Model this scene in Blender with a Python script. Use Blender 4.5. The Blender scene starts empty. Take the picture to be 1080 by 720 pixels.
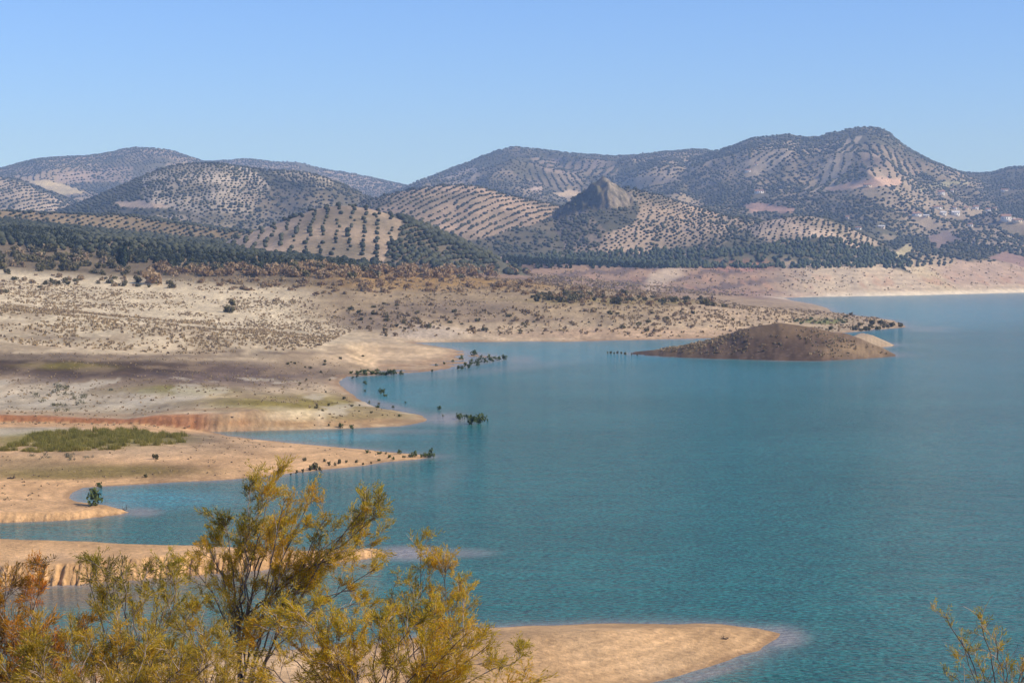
import bpy, math, random
import numpy as np

rng = np.random.default_rng(11)
random.seed(11)
scene = bpy.context.scene
COL = scene.collection

# ------------------------------------------------------------------ camera model (used to survey the photo)
F, CAMZ, HOR = 2015.0, 29.0, 285.0
PITCH = math.atan((360 - HOR) / F)
CP, SP = math.cos(PITCH), math.sin(PITCH)


def ray(u, v):
    a = (np.asarray(u, float) - 540) / F
    b = (360 - np.asarray(v, float)) / F
    return a, CP + b * SP, -SP + b * CP


def at_water(u, v, z=0.0):
    a, b, c = ray(u, v)
    t = (z - CAMZ) / c
    return a * t, b * t


def at_dist(u, v, d):
    a, b, c = ray(u, v)
    t = d / b
    return a * t, np.asarray(d, float) + 0 * a, CAMZ + c * t


def project(x, y, z):
    zz = z - CAMZ
    fw = np.maximum(y * CP - zz * SP, 1.0)
    up = y * SP + zz * CP
    return 540 + F * x / fw, 360 - F * up / fw


# ------------------------------------------------------------------ noise
def _h(ix, iy, s):
    n = (ix.astype(np.int64) * 374761393 + iy.astype(np.int64) * 668265263 + s * 974711) & 0xFFFFFFFF
    n = ((n ^ (n >> 13)) * 1274126177) & 0xFFFFFFFF
    n = (n ^ (n >> 16)) & 0xFFFFFF
    return n / float(0xFFFFFF)


def vn(x, y, s=0):
    x = np.asarray(x, float); y = np.asarray(y, float)
    ix = np.floor(x); iy = np.floor(y)
    fx = x - ix; fy = y - iy
    fx = fx * fx * fx * (fx * (fx * 6 - 15) + 10); fy = fy * fy * fy * (fy * (fy * 6 - 15) + 10)
    a = _h(ix, iy, s); b = _h(ix + 1, iy, s); c = _h(ix, iy + 1, s); d = _h(ix + 1, iy + 1, s)
    return ((a + (b - a) * fx) * (1 - fy) + (c + (d - c) * fx) * fy) * 2 - 1


def fbm(x, y, o=4, s=0):
    r = 0; a = 1.0; t = 0
    for k in range(o):
        r = r + a * vn(x * 2 ** k + 17.3 * k, y * 2 ** k - 9.1 * k, s + k); t += a; a *= 0.5
    return r / t


def ridged(x, y, o=4, s=0):
    r = 0; a = 1.0; t = 0
    for k in range(o):
        r = r + a * (1 - 2 * np.abs(vn(x * 2 ** k + 5.7 * k, y * 2 ** k + 3.3 * k, s + k))); t += a; a *= 0.5
    return r / t


def sst(a, b, x):
    t = np.clip((x - a) / (b - a), 0, 1)
    return t * t * (3 - 2 * t)


def inside(px, py, poly):
    r = np.zeros(px.shape, bool)
    n = len(poly)
    for i in range(n):
        x0, y0 = poly[i]; x1, y1 = poly[(i + 1) % n]
        if y0 == y1:
            continue
        c = ((y0 > py) != (y1 > py)) & (px < (x1 - x0) * (py - y0) / (y1 - y0) + x0)
        r ^= c
    return r


def seg_dist(px, py, pts, closed=True):
    d2 = np.full(px.shape, 1e18)
    n = len(pts)
    for i in range(n if closed else n - 1):
        x0, y0 = pts[i]; x1, y1 = pts[(i + 1) % n]
        ex, ey = x1 - x0, y1 - y0
        t = np.clip(((px - x0) * ex + (py - y0) * ey) / max(ex * ex + ey * ey, 1e-9), 0, 1)
        d2 = np.minimum(d2, (px - x0 - t * ex) ** 2 + (py - y0 - t * ey) ** 2)
    return np.sqrt(d2)


def sdist(px, py, poly):
    d = seg_dist(px, py, poly)
    return np.where(inside(px, py, poly), d, -d)


# ------------------------------------------------------------------ shorelines (surveyed on the water plane)
def W(pts):
    out = []
    for u, v in pts:
        x, y = at_water(u, v)
        out.append((float(x), float(y)))
    return out


MAIN = W([(-420, 452), (0, 452), (100, 453), (228, 455.5), (300, 453.5), (370, 451.5), (420, 449.5), (440, 446.5), (452, 442),
          (445, 438), (425, 434), (400, 430), (385, 424), (372, 416), (361, 408), (357, 402), (366, 397), (420, 394.5), (460, 391),
          (490, 387), (515, 382), (531, 378.5), (520, 375.5), (495, 371), (465, 366), (437, 361.5), (450, 361), (500, 360.6), (560, 360), (600, 360.4),
          (640, 359), (700, 358), (760, 356.5), (800, 356), (850, 354), (892, 351), (925, 347.5), (957, 345), (943, 338), (901, 332.5),
          (877, 329), (873, 325), (857, 320.5), (836, 317), (826, 314), (860, 313), (900, 312.5), (960, 311.5), (1000, 310.5),
          (1080, 308.5), (1300, 303.5)]) + [(4500, 3600), (9000, 4200), (9000, 14000), (-9000, 14000), (-9000, 338)]
SCARP = W([(-420, 452), (0, 452), (100, 453), (228, 455.5)])
DPOLY = W([(-420, 556), (0, 551), (30, 550), (58, 549), (95, 546.5), (124, 543), (137, 540), (124, 537), (107, 533), (93, 531), (76, 528),
           (73, 524), (77, 519), (89, 514), (111, 512.5), (155, 510), (189, 508), (240, 506), (300, 500), (340, 495.5), (380, 491),
           (410, 487), (440, 484), (457, 481.5), (440, 479), (410, 476.5), (380, 473.5), (340, 470), (300, 466.5), (265, 462.5),
           (240, 459.5), (226, 456.5), (200, 449), (0, 446), (-420, 446)])
CSCARP = W([(-420, 556), (0, 551), (30, 550), (58, 549), (95, 546.5)])
BPOLY = W([(-420, 640), (0, 621), (50, 618.5), (84, 617), (136, 612), (190, 608), (260, 603), (330, 596.5), (380, 590.5), (408, 585), (400, 581.5),
           (370, 584), (330, 588), (300, 590), (200, 589), (100, 583.5), (0, 580), (-420, 576)])
BSCARP = W([(-420, 640), (0, 621), (50, 618.5), (84, 617), (136, 612), (190, 608), (260, 603), (330, 596.5)])
SPOLY = W([(-420, 745), (0, 715), (100, 702), (190, 692), (260, 687), (340, 682), (420, 676), (480, 663), (560, 659), (620, 657.5), (700, 657),
           (760, 658.5), (800, 662), (822, 668), (816, 675), (800, 685), (770, 696), (740, 705), (700, 716), (660, 727), (600, 745),
           (500, 780), (420, 850)]) + [(-10, 60), (-90, 60)]
TOE = W([(870, 367), (920, 367), (946, 364.5), (930, 360.5), (890, 359)])
ISLE = W([(662, 372.5), (690, 375), (716, 376.6), (766, 378.3), (816, 379.7), (860, 380.4), (907, 378.3), (948, 375), (935, 371), (900, 369), (820, 368),
          (740, 369), (690, 371)])

# control columns: pixel column -> list of (pixel row, distance)
def zc(v, d):
    return CAMZ + (HOR - v) * d / F


CTRL = {
    -300: [(452, 338), (443.5, 345), (400, 430), (375, 490), (350, 540), (325, 590), (300, 650), (285, 710), (272, 790), (263, 850), (262, 900), (262, 1000), (244, 1300), (230, 1600), (222, 1800), (224, 2500), (225, 4000), (215, 6000), (215, 9000)],
    0: [(452, 338), (443.5, 345), (400, 430), (375, 490), (350, 540), (325, 590), (300, 650), (285, 710), (272, 790), (263, 850), (262, 900), (262, 1000), (244, 1300), (230, 1600), (222, 1800), (227, 2500), (225, 4000), (215, 6000), (215, 9000)],
    130: [(452, 338), (443.5, 345), (400, 430), (375, 490), (350, 545), (325, 600), (300, 670), (288, 720), (280, 790), (275, 850), (273, 930), (270, 1000), (256, 1200), (241, 1450), (230, 1700), (227, 1900), (232, 2500), (225, 4000), (215, 6000), (215, 9000)],
    250: [(440, 340), (430, 352), (400, 430), (380, 490), (360, 560), (340, 650), (320, 740), (300, 830), (290, 900), (284, 960), (279, 1010), (266, 1200), (252, 1400), (246, 1550), (244, 1800), (245, 2500), (230, 4000), (215, 6000), (215, 9000)],
    330: [(440, 340), (400, 430), (380, 490), (365, 560), (345, 650), (325, 760), (305, 880), (292, 960), (284, 1050), (277, 1150), (273, 1300), (268, 1500), (262, 2000), (255, 2600), (235, 4000), (215, 6000), (215, 9000)],
    400: [(443.5, 345), (394, 536), (385, 580), (370, 650), (355, 720), (340, 800), (320, 900), (300, 1020), (290, 1120), (282, 1250), (278, 1400), (274, 1600), (270, 2000), (260, 2600), (235, 4000), (215, 6000), (215, 9000)],
    500: [(443.5, 345), (383, 600), (375, 650), (361, 772), (345, 830), (325, 900), (310, 980), (298, 1080), (288, 1200), (281, 1400), (278, 1600), (275, 2000), (265, 2600), (240, 4000), (215, 6000), (215, 9000)],
    600: [(360, 779), (350, 810), (340, 850), (320, 930), (305, 1020), (296, 1150), (287, 1350), (282, 1600), (279, 1900), (276, 2200), (268, 2800), (245, 4000), (215, 6000), (215, 9000)],
    720: [(357, 815), (345, 850), (330, 920), (318, 1000), (313.5, 1060), (321, 1200), (309, 1500), (295, 1800), (283, 2100), (279, 2250), (270, 2800), (245, 3700), (215, 6000), (215, 9000)],
    800: [(355, 835), (340, 930), (328, 1010), (324, 1080), (325, 1250), (315, 1700), (300, 1950), (285, 2200), (279, 2300), (270, 2800), (245, 3700), (215, 6000), (215, 9000)],
    850: [(352, 872), (344, 950), (335, 1050), (329, 1150), (325, 1350), (313.2, 2075), (300, 2130), (286, 2220), (277, 2300), (268, 2700), (240, 3700), (215, 5000), (205, 9000)],
    900: [(348, 913), (341, 1000), (336, 1080), (327, 1400), (312.2, 2140), (300, 2200), (285, 2270), (278, 2340), (270, 2500), (250, 3200), (225, 3900), (205, 4700), (200, 9000)],
    960: [(340, 950), (311.6, 2200), (304, 2235), (290, 2290), (279, 2360), (272, 2470), (262, 2750), (248, 3250), (226, 3900), (205, 4600), (192, 5400), (195, 9000)],
    1030: [(340, 950), (310, 2340), (302, 2380), (290, 2440), (281, 2510), (275, 2620), (264, 2950), (248, 3350), (225, 3950), (206, 4600), (192, 5400), (195, 9000)],
    1090: [(340, 950), (308.4, 2500), (302, 2540), (292, 2600), (285, 2660), (277, 2780), (266, 3050), (248, 3450), (226, 4000), (206, 4700), (190, 5400), (195, 9000)],
    1400: [(340, 950), (301, 3650), (296, 3700), (285, 3800), (270, 3950), (240, 4600), (210, 5400), (195, 9000)],
}
CU = sorted(CTRL)
CZ = []
for _u in CU:
    dd = np.array([p[1] for p in CTRL[_u]], float)
    zz = np.array([zc(p[0], p[1]) for p in CTRL[_u]])
    if _u == 720: zz[5] = min(zz[5], 8.0)
    if _u == 800: zz[4] = 4.5
    CZ.append((dd, zz))


def ctrl_h(u, y):
    st = np.stack([np.interp(y, d, z) for d, z in CZ])
    k = np.clip(np.searchsorted(CU, u) - 1, 0, len(CU) - 2)
    ua = np.array(CU, float)
    w = np.clip((u - ua[k]) / (ua[k + 1] - ua[k]), 0, 1)
    w = 0.5 * w + 0.5 * w * w * (3 - 2 * w)
    n = np.arange(len(u))
    return st[k, n] * (1 - w) + st[k + 1, n] * w


# hills: name, crest polyline, distance, wobble of the crest distance, front width, back width, spur amplitude, spur size
HILLS = [
    ('mountain', [(-400, 210), (-100, 195), (0, 179), (45, 168), (75, 166.5), (100, 165), (125, 160), (145, 157), (165, 158), (180, 160), (210, 169), (240, 182), (300, 215), (420, 260)], 6500, 200, 2300, 1500, 40, 520),
    ('mountain', [(120, 230), (180, 185), (215, 171), (240, 170.5), (255, 169), (275, 170), (290, 172), (315, 172), (340, 179), (370, 184), (410, 192), (440, 199), (480, 215), (560, 250)], 7200, 200, 2300, 1200, 40, 520),
    ('mountain', [(340, 250), (390, 214), (430, 197), (460, 186), (500, 170), (520, 163), (540, 157), (560, 158.5), (590, 162), (620, 165), (655, 167), (690, 163), (720, 160), (745, 160), (780, 172), (830, 195), (900, 240)], 6000, 250, 2900, 1500, 46, 480),
    ('mountain', [(600, 260), (660, 212), (700, 186), (730, 170), (760, 159), (775, 155), (790, 148.5), (810, 146), (828, 143), (845, 146), (862, 146), (880, 141), (900, 137.5), (912, 136), (926, 137.5), (936, 142), (946, 151), (962, 162), (982, 172), (1005, 180), (1035, 192), (1090, 225), (1200, 280)], 5100, 150, 2200, 1600, 40, 430),
    ('mountain', [(900, 240), (940, 205), (975, 186), (1000, 181.5), (1020, 183.5), (1042, 184), (1062, 178), (1082, 176.5), (1130, 172), (1250, 178), (1400, 190)], 5600, 150, 2300, 1600, 26, 430),
    ('hill', [(-400, 180), (-60, 178), (0, 187), (22, 190), (40, 197), (64, 206), (100, 222), (160, 250)], 4300, 100, 900, 900, 8, 300),
    ('hill', [(20, 246), (60, 224), (100, 209), (130, 196), (165, 181), (185, 175.5), (205, 173), (230, 172.5), (250, 176), (290, 181.5), (325, 182), (350, 191), (375, 201), (420, 224), (470, 262)], 3350, 90, 950, 900, 9, 210),
    ('hill', [(290, 275), (330, 243), (355, 226), (380, 215), (400, 208), (425, 202), (465, 196.5), (500, 196), (520, 201), (540, 207), (580, 215), (605, 222), (640, 240), (690, 275)], 2900, 60, 760, 700, 6, 180),
    ('hill', [(450, 290), (490, 270), (530, 251), (560, 236), (590, 219.5), (606, 209), (620, 201.5), (638, 197), (655, 198.5), (672, 200.5), (690, 205), (712, 212), (730, 218), (760, 226), (800, 233), (850, 250), (885, 266), (915, 290)], 2760, 40, 560, 700, 6, 150),
    ('hill', [(720, 284), (745, 264), (770, 247), (800, 234.5), (830, 229), (855, 228), (872, 230), (888, 236), (905, 245), (932, 257), (962, 269), (990, 279), (1030, 295)], 2640, 20, 330, 700, 4, 120),
    ('hill', [(190, 284), (220, 265), (245, 252), (270, 243.5), (310, 230), (330, 222), (348, 218), (370, 217.5), (390, 220.5), (415, 227), (440, 236), (480, 253), (520, 271), (560, 290)], 1650, 25, 300, 500, 3, 110),
]
ID = dict(shore=0, flat=1, bank=2, spit=3, islet=4, island=5, hillside=6, crag=7)
HILL0 = 8
_ug = np.arange(-600, 1701)
HC = []
for nm, pts, D, wob, Wf, Wb, am, sc in HILLS:
    v = np.interp(_ug, [p[0] for p in pts], [p[1] for p in pts])
    v = np.where(_ug < pts[0][0], pts[0][1] + 0.5 * (pts[0][0] - _ug) * (pts[0][0] > -350), v)
    v = np.where(_ug > pts[-1][0], pts[-1][1] + 0.5 * (_ug - pts[-1][0]) * (pts[-1][0] < 1350), v)
    k = np.exp(-0.5 * (np.arange(-12, 13) / 3.0) ** 2); k /= k.sum()
    vs = np.convolve(np.pad(v, 12, mode='edge'), k, 'valid')
    HC.append(vs)
CRX, CRY = (636 - 540) / F * 2660, 2660.0
CRZ = zc(185.5, 2660)


def height(x, y):
    """height, owner id and the distance outside the nearest shore, for flat arrays"""
    N = len(x)
    ys = np.maximum(y, 40.0)
    u = 540 + F * x / ys
    h = np.full(N, -6.0); own = np.zeros(N, np.int16); shore = np.full(N, 1e4)
    n1 = fbm(x / 60, y / 60, 4, 3); n2 = fbm(x / 9, y / 9, 3, 8); n3 = fbm(x / 1.6, y / 1.6, 3, 15)

    def put(m, hv, i, sdv=None):
        hh = np.full(N, -9.0); hh[m] = hv
        b = hh > h
        h[b] = hh[b]; own[b] = i
        if sdv is not None:
            s = np.full(N, 1e4); s[m] = -sdv
            np.minimum(shore, s, out=shore)

    # main land
    m = y > 300
    xm, ym, um = x[m], y[m], u[m]
    sd = np.full(m.sum(), 800.0)
    near = ym < 3900
    wv = 1.0 * fbm(xm[near] / 5, ym[near] / 5, 2, 21) * np.clip(ym[near] / 700, .3, 1.6)
    sd[near] = sdist(xm[near], ym[near], MAIN) + wv
    ws = np.exp(-(seg_dist(xm, ym, SCARP, False) / 16) ** 2)
    gul = ridged(xm / .8, ym / 40, 3, 31)
    sdg = sd - ws * .22 * np.clip(gul, -.2, 1) - ws * 0.3
    slope = 0.10 + 1.3 * ws + 0.25 * sst(1900, 2200, ym)
    c = ctrl_h(um, ym)
    c = c + (0.25 + 0.006 * np.maximum(c, 0)) * n2[m] * 1.6 + n1[m] * np.clip(np.abs(c) * 0.06, 0.15, 3.0) * sst(0, 60, sd)
    tops = np.where(ws > .3, np.maximum(c, 1.3 * ws), c)
    a = slope * sdg + (ws < .2) * 0.15 * n2[m] * sst(0, 10, sdg)
    k = 0.6
    q = np.clip(.5 + .5 * (tops - a) / k, 0, 1)
    hm = tops * (1 - q) + a * q - k * q * (1 - q)
    hm = np.where(sd < 0, np.maximum(sd * .15, -5), hm) + 0.05 * n3[m] * (sd > 0)
    put(m, hm, 0, sd)

    def low(poly, scarp, top, slope0, slopeS, gsc, gamp, i, ymin, ymax, rough=.12):
        m = (y > ymin) & (y < ymax)
        xm, ym = x[m], y[m]
        sd = sdist(xm, ym, poly) + .45 * fbm(xm / 4, ym / 4, 2, 40 + i)
        ws = np.exp(-(seg_dist(xm, ym, scarp, False) / 7) ** 2) if scarp else np.zeros(len(xm))
        g = ridged(xm / gsc, ym / 14, 3, 51)
        sdg = sd - ws * (gamp * np.clip(g, -.3, 1) + gamp * .2)
        sl = slope0 + slopeS * ws
        t = top(xm, ym, u[m], sd) + rough * (fbm(xm / 11, ym / 11, 4, 61) + .5 * fbm(xm / 2.5, ym / 2.5, 3, 66))
        a = sl * sdg
        k = .25
        q = np.clip(.5 + .5 * (t - a) / k, 0, 1)
        hv = t * (1 - q) + a * q - k * q * (1 - q)
        hv = np.where(sd < 0, np.maximum(sd * .14, -4), hv)
        put(m, hv, i, sd)

    low(DPOLY, CSCARP, lambda X, Y, U, s: 0.75 + 0.9 * sst(-50, -160, U - 200) * 0 + .35 * sst(150, -100, U) + .03 * np.clip(s, 0, 30), .10, .75, .6, .35, 1, 200, 420)
    low(BPOLY, BSCARP, lambda X, Y, U, s: 1.75 - 1.1 * sst(180, 420, U), .55, .55, .46, .95, 2, 150, 240, .1)
    low(SPOLY, None, lambda X, Y, U, s: 1.0 + .45 * sst(820, 650, U) + .3 * sst(600, 200, U), .14, 0, 1, 0, 3, 50, 200, .09)
    m = (y > 600) & (y < 860) & (u > 800)
    sd = sdist(x[m], y[m], TOE)
    put(m, np.minimum(.45 * sd, 3.9) + .3 * n2[m] * (sd > 2), 4, sd)
    # island: ridge profile surveyed from its outline
    m = (y > 560) & (y < 760) & (u > 560) & (u < 1000)
    xm, ym, um = x[m], y[m], u[m]
    sd = sdist(xm, ym, ISLE) + 1.0 * fbm(xm / 6, ym / 6, 2, 71)
    vr = np.interp(um, [655, 664, 681, 700, 719, 744, 766, 785, 804, 822, 841, 867, 892, 908, 923, 948, 955],
                   [374, 372.5, 370.4, 368.5, 365.6, 359.5, 353, 347, 342.5, 341, 342.5, 347, 352.5, 357.5, 364, 373.5, 376])
    zr = zc(vr, 655)
    s = np.clip((655 - ym) / 42, -1, 1)
    dome = np.where(ym < 655, 1 - np.abs(s) ** 1.5, 1 - np.clip((ym - 655) / 30, 0, 1) ** 1.6)
    hv = np.minimum(zr * dome, .5 * sd + .2)
    hv = hv + (.35 * n2[m] + .5 * ridged(xm / 14, ym / 40, 2, 77)) * sst(1, 12, sd)
    put(m, np.where(sd < 0, np.maximum(.14 * sd, -4), hv), 5, sd)
    # the hillside under the camera
    m = y < 130
    hv = 19.9 - .335 * (y[m] - 30) + 1.0 * fbm(x[m] / 9, y[m] / 9, 4, 81) + .12 * n3[m] + .02 * x[m]
    hv = np.where(y[m] < 8, np.minimum(hv, 26.5), hv)
    put(m, hv, 6, hv / .335)
    # hills
    far = y > 1000
    idx = np.nonzero(far)[0]
    xf, yf, uf = x[idx], y[idx], u[idx]
    for i, (nm, pts, D, wob, Wf, Wb, am, sc) in enumerate(HILLS):
        vv = np.interp(uf, _ug, HC[i])
        De = D + wob * vn(uf / 70.0, uf * 0 + i, 90 + i)
        zcr = CAMZ + (HOR - vv) * De / F
        s = np.where(yf < De, (De - yf) / Wf, (yf - De) / Wb)
        g = np.sqrt(s * s + .004) - .063
        z0 = 25.0
        hv = zcr - (np.maximum(zcr, 60) - z0) * g
        sp = ridged(xf / sc + .3 * vn(xf / 300, yf / 300, i), yf / (sc * 2.2), 3, 100 + 7 * i)
        hv = hv + am * sp * sst(.02, .35, s) * sst(1.25, .8, s)
        hv = hv + (am * .10 + .6) * fbm(xf / 45, yf / 45, 3, 140 + i)
        hv = hv - 400 * np.clip(s - (.80 if i == 9 else 1.02 if i == 8 else 1.35), 0, 1) * np.where((yf < De) | (i not in (8, 9)), 1, 0)
        if i < 7:
            hv = hv - 500 * np.clip(((2300 if i == 6 else 2750) - yf) / 300, 0, 1)
        if i in (8, 9):
            yb = np.interp(uf, [480, 560, 700, 800, 850, 900, 960, 1000], [1900, 2000, 2210, 2290, 2310, 2350, 2380, 2420])
            hv = hv - 400 * np.clip((yb - yf) / 200, 0, 1)
        full = np.full(N, -999.0); full[idx] = hv
        b = full > h
        h[b] = full[b]; own[b] = HILL0 + i
    # crag
    m = (np.abs(x - CRX) < 190) & (np.abs(y - CRY) < 380)
    xm, ym = x[m], y[m]
    dy = ym - CRY
    dx = xm - CRX - np.where(dy < 0, -.05 * dy, 0)
    wl = np.where(dx < 0, .88, .80) * np.abs(dx)
    wd = np.where(dy < 0, -.60 * dy, .9 * dy)
    wl = wl * np.where(dy < 0, 1 + .35 * np.clip(-dy / 120, 0, 1), 1)
    hv = CRZ - (wl ** 1.25 + wd ** 1.25) ** .8
    rr = ridged(xm / 17 + .35 * ym / 30, ym / 60, 4, 170)
    hv = hv + (7.5 * rr + 6.0 * ridged(xm / 9, ym / 13, 3, 175)) * sst(0, 34, np.hypot(dx, dy)) - 1.0 + 3.0 * np.abs(((wd + 3 * rr) / 17) % 1 - .5)
    full = np.full(N, -999.0); full[m] = hv
    b = full > h
    h[b] = full[b]; own[b] = 7
    return h, own, shore


# ------------------------------------------------------------------ terrain grid (fan wider than the view)
tin = np.linspace(-.292, .292, 860)
tout = np.linspace(.292, .44, 60)[1:]
TT = np.concatenate([-tout[::-1], tin, tout])
Y0 = -80.0
ys_ = [-30.0]
while ys_[-1] < 9000:
    yy = ys_[-1]
    if yy < 100: s = 1.6
    elif 172 < yy < 206: s = .22
    elif 206 < yy < 260: s = .45
    elif 334 < yy < 352: s = .5
    else: s = min(max(.55, yy * yy / 58000 * 1.15), 11)
    if 2420 < yy < 2720: s = 6
    elif yy > 2600: s = 13
    if yy > 3600: s = 17
    ys_.append(yy + s)
YY = np.array(ys_)
NT, NY = len(TT), len(YY)
GX = (TT[None, :] * (YY[:, None] - Y0))
GY = np.repeat(YY[:, None], NT, 1)
H_, OWN, SHORE = height(GX.ravel(), GY.ravel())
GH = H_.reshape(NY, NT); OWN2 = OWN.reshape(NY, NT)
print('grid', NY, NT)


def ground(x, y):
    x = np.asarray(x, float); y = np.asarray(y, float)
    t = x / (y - Y0)
    i = np.clip(np.searchsorted(YY, y) - 1, 0, NY - 2)
    j = np.clip(np.searchsorted(TT, t) - 1, 0, NT - 2)
    a = np.clip((y - YY[i]) / (YY[i + 1] - YY[i]), 0, 1); b = np.clip((t - TT[j]) / (TT[j + 1] - TT[j]), 0, 1)
    return (GH[i, j] * (1 - a) + GH[i + 1, j] * a) * (1 - b) + (GH[i, j + 1] * (1 - a) + GH[i + 1, j + 1] * a) * b


def owner(x, y):
    t = x / (y - Y0)
    i = np.clip(np.searchsorted(YY, y), 0, NY - 1); j = np.clip(np.searchsorted(TT, t), 0, NT - 1)
    return OWN2[i, j]


# what the camera sees: running horizon per pixel column
UC = np.arange(-200, 1281, 2.0)
YS = np.unique(np.concatenate([np.geomspace(40, 2600, 1500), np.arange(2600, 8500, 8)]))
_X = (UC[:, None] - 540) / F * YS[None, :]
_Z = np.maximum(ground(_X.ravel(), np.repeat(YS[None, :], len(UC), 0).ravel()).reshape(_X.shape), 0)
ELEV = (_Z - CAMZ) / YS[None, :]
RUN = np.maximum.accumulate(ELEV, axis=1)


def hit(u, v):
    a, b, c = ray(u, v)
    e = float(c / b)
    k = int(np.clip(round((u + 200) / 2), 0, len(UC) - 1))
    j = int(np.searchsorted(RUN[k], e))
    if j >= len(YS):
        return None
    y = YS[j]
    if 0 < j and RUN[k][j] > RUN[k][j - 1]:
        w = np.clip((e - RUN[k][j - 1]) / (RUN[k][j] - RUN[k][j - 1]), 0, 1)
        y = YS[j - 1] + w * (YS[j] - YS[j - 1])
    x = (u - 540) / F * y
    return float(x), float(y), float(max(ground(x, y), 0))


def visible(x, y, z, hgt, tol=.0004):
    u, v = project(x, y, z)
    k = np.clip(np.round((u + 200) / 2).astype(int), 0, len(UC) - 1)
    j = np.clip(np.searchsorted(YS, y) - 2, 0, len(YS) - 1)
    e = (z + hgt - CAMZ) / y
    return (u > -170) & (u < 1250) & (e > RUN[k, j] - tol)


# ------------------------------------------------------------------ land cover colours
gx, gy = GX.ravel(), GY.ravel()
PU, PV = project(gx, gy, np.maximum(H_, 0))
wu = PU + 9 * fbm(gx / 25, gy / 60, 3, 201) ; wv_ = PV + 3.2 * fbm(gx / 18, gy / 45, 3, 203) + 1.2 * fbm(gx / 4, gy / 12, 2, 207)
NV = len(gx)
C = np.zeros((NV, 3)); C[:] = (.34, .26, .175)
TUFT = np.zeros(NV)          # how much small dry scrub speckles the ground


def mixc(m, col, k=1.0):
    w = (m * k)[:, None]
    C[:] = C * (1 - w) + np.array(col)[None, :] * w


def ell(u0, v0, ru, rv, hard=.5, rot=0.0):
    du, dv = wu - u0, wv_ - v0
    if rot:
        c_, s_ = math.cos(rot), math.sin(rot)
        du, dv = du * c_ + dv * s_, -du * s_ + dv * c_
    r = np.sqrt((du / ru) ** 2 + (dv / rv) ** 2)
    return sst(1 + hard, 1 - hard, r)


def pm(poly):
    return inside(wu, wv_, poly).astype(float)


own = OWN
isl = lambda i: (own == i).astype(float)
noiA = fbm(gx / 14, gy / 40, 4, 211); noiB = fbm(gx / 3, gy / 8, 3, 213)
sh = own == 0
# main shore
s0 = sh.astype(float)
mixc(s0 * sst(1400, 1100, gy), (.50, .395, .275))
mixc(s0 * (gy < 1000) * sst(390, 340, wv_) * sst(420, 330, wu), (.62, .525, .38))
mixc(s0 * (gy < 1500) * sst(352, 325, wv_) * sst(280, 360, wu), (.37, .285, .185))
mixc(s0 * (gy < 1500) * sst(300, 290, wv_) * sst(220, 300, wu), (.27, .19, .105))
mixc(s0 * (gy < 1500) * ell(450, 296, 190, 9, .4), (.34, .215, .085), .8)
mixc(s0 * (gy < 1500) * ell(470, 326, 70, 8, .5), (.22, .17, .125), .8)
mixc(s0 * (gy < 1500) * ell(390, 338, 40, 10, .5), (.21, .16, .12), .8)
mixc(s0 * (gy < 1500) * ell(520, 337, 110, 3, .6), (.24, .18, .13), .6)
mixc(s0 * (gy < 1500) * ell(680, 352, 150, 6, .4), (.50, .36, .25), .8)
mixc(s0 * (gy < 1500) * ell(450, 351, 45, 7, .4), (.55, .46, .37), .7)
mixc(s0 * (gy < 1500) * ell(660, 317, 120, 3.5, .5), (.24, .19, .08), .7)
mixc(s0 * (gy < 1300) * ell(770, 332, 60, 12, .5), (.50, .385, .27), .8)
mixc(s0 * (gy < 1500) * ell(868, 338.5, 28, 2.5, .5), (.20, .21, .08), .9)
mixc(s0 * (gy < 700) * ell(430, 378, 110, 14, .5), (.60, .45, .30), .7)
mixc(s0 * (gy < 700) * ell(180, 395, 190, 14, .45), (.135, .098, .080), .97)
mixc(s0 * (gy < 700) * ell(60, 386, 170, 9, .5), (.075, .050, .032), .95)
mixc(s0 * (gy < 700) * ell(70, 375, 240, 2.5, .5), (.13, .095, .07), .7)
mixc(s0 * (gy < 700) * ell(60, 357, 60, 2.2, .5), (.20, .15, .11), .6)
mixc(s0 * (gy < 700) * ell(280, 371, 90, 1.3, .6), (.20, .15, .11), .8)
mixc(s0 * (gy < 700) * ell(70, 386, 45, 4, .6), (.22, .18, .045), .6)
mixc(s0 * (gy < 700) * ell(165, 412, 75, 5, .5), (.21, .18, .03), .95)
mixc(s0 * (gy < 700) * ell(310, 424, 105, 8, .6), (.23, .185, .055), .9)
mixc(s0 * (gy < 700) * ell(380, 438, 60, 8, .6), (.26, .195, .08), .7)
scd = seg_dist(gx, gy, SCARP, False)
mixc(s0 * (gy < 700) * sst(8, 14, scd) * ell(60, 420, 120, 16, .5), (.46, .40, .31), .75)
scd = seg_dist(gx, gy, SCARP, False)
mixc(s0 * (gy < 700) * sst(10, 18, scd) * ell(230, 433, 120, 5, .5), (.56, .47, .34), .7)
mixc(s0 * (gy < 420) * ell(330, 446, 150, 4, .5), (.36, .235, .135), .8)
scd = seg_dist(gx, gy, SCARP, False)
scx = seg_dist(gx, gy, SCARP + W([(262, 454.6), (300, 453.5)]), False)
mixc(s0 * (gy < 420) * sst(300, 170, wu + 25 * noiB) * sst(6, 2.5, scx), (.38, .175, .095), .9)
mixc(s0 * (gy < 420) * sst(12, 8, scd) * sst(5, 8, scd), (.33, .23, .15), .7)
mixc(s0 * (gy > 400) * (gy < 1300) * sst(.6, .1, H_), (.30, .20, .13), .6)
# knoll
mixc(s0 * (gy < 960) * sst(287, 279, wv_) * sst(210, 150, wu), (.27, .22, .135), .85)
TUFT += s0 * (gy < 1500) * (.55 + .45 * sst(.0, .3, noiA)) * sst(370, 355, wv_)
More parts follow.
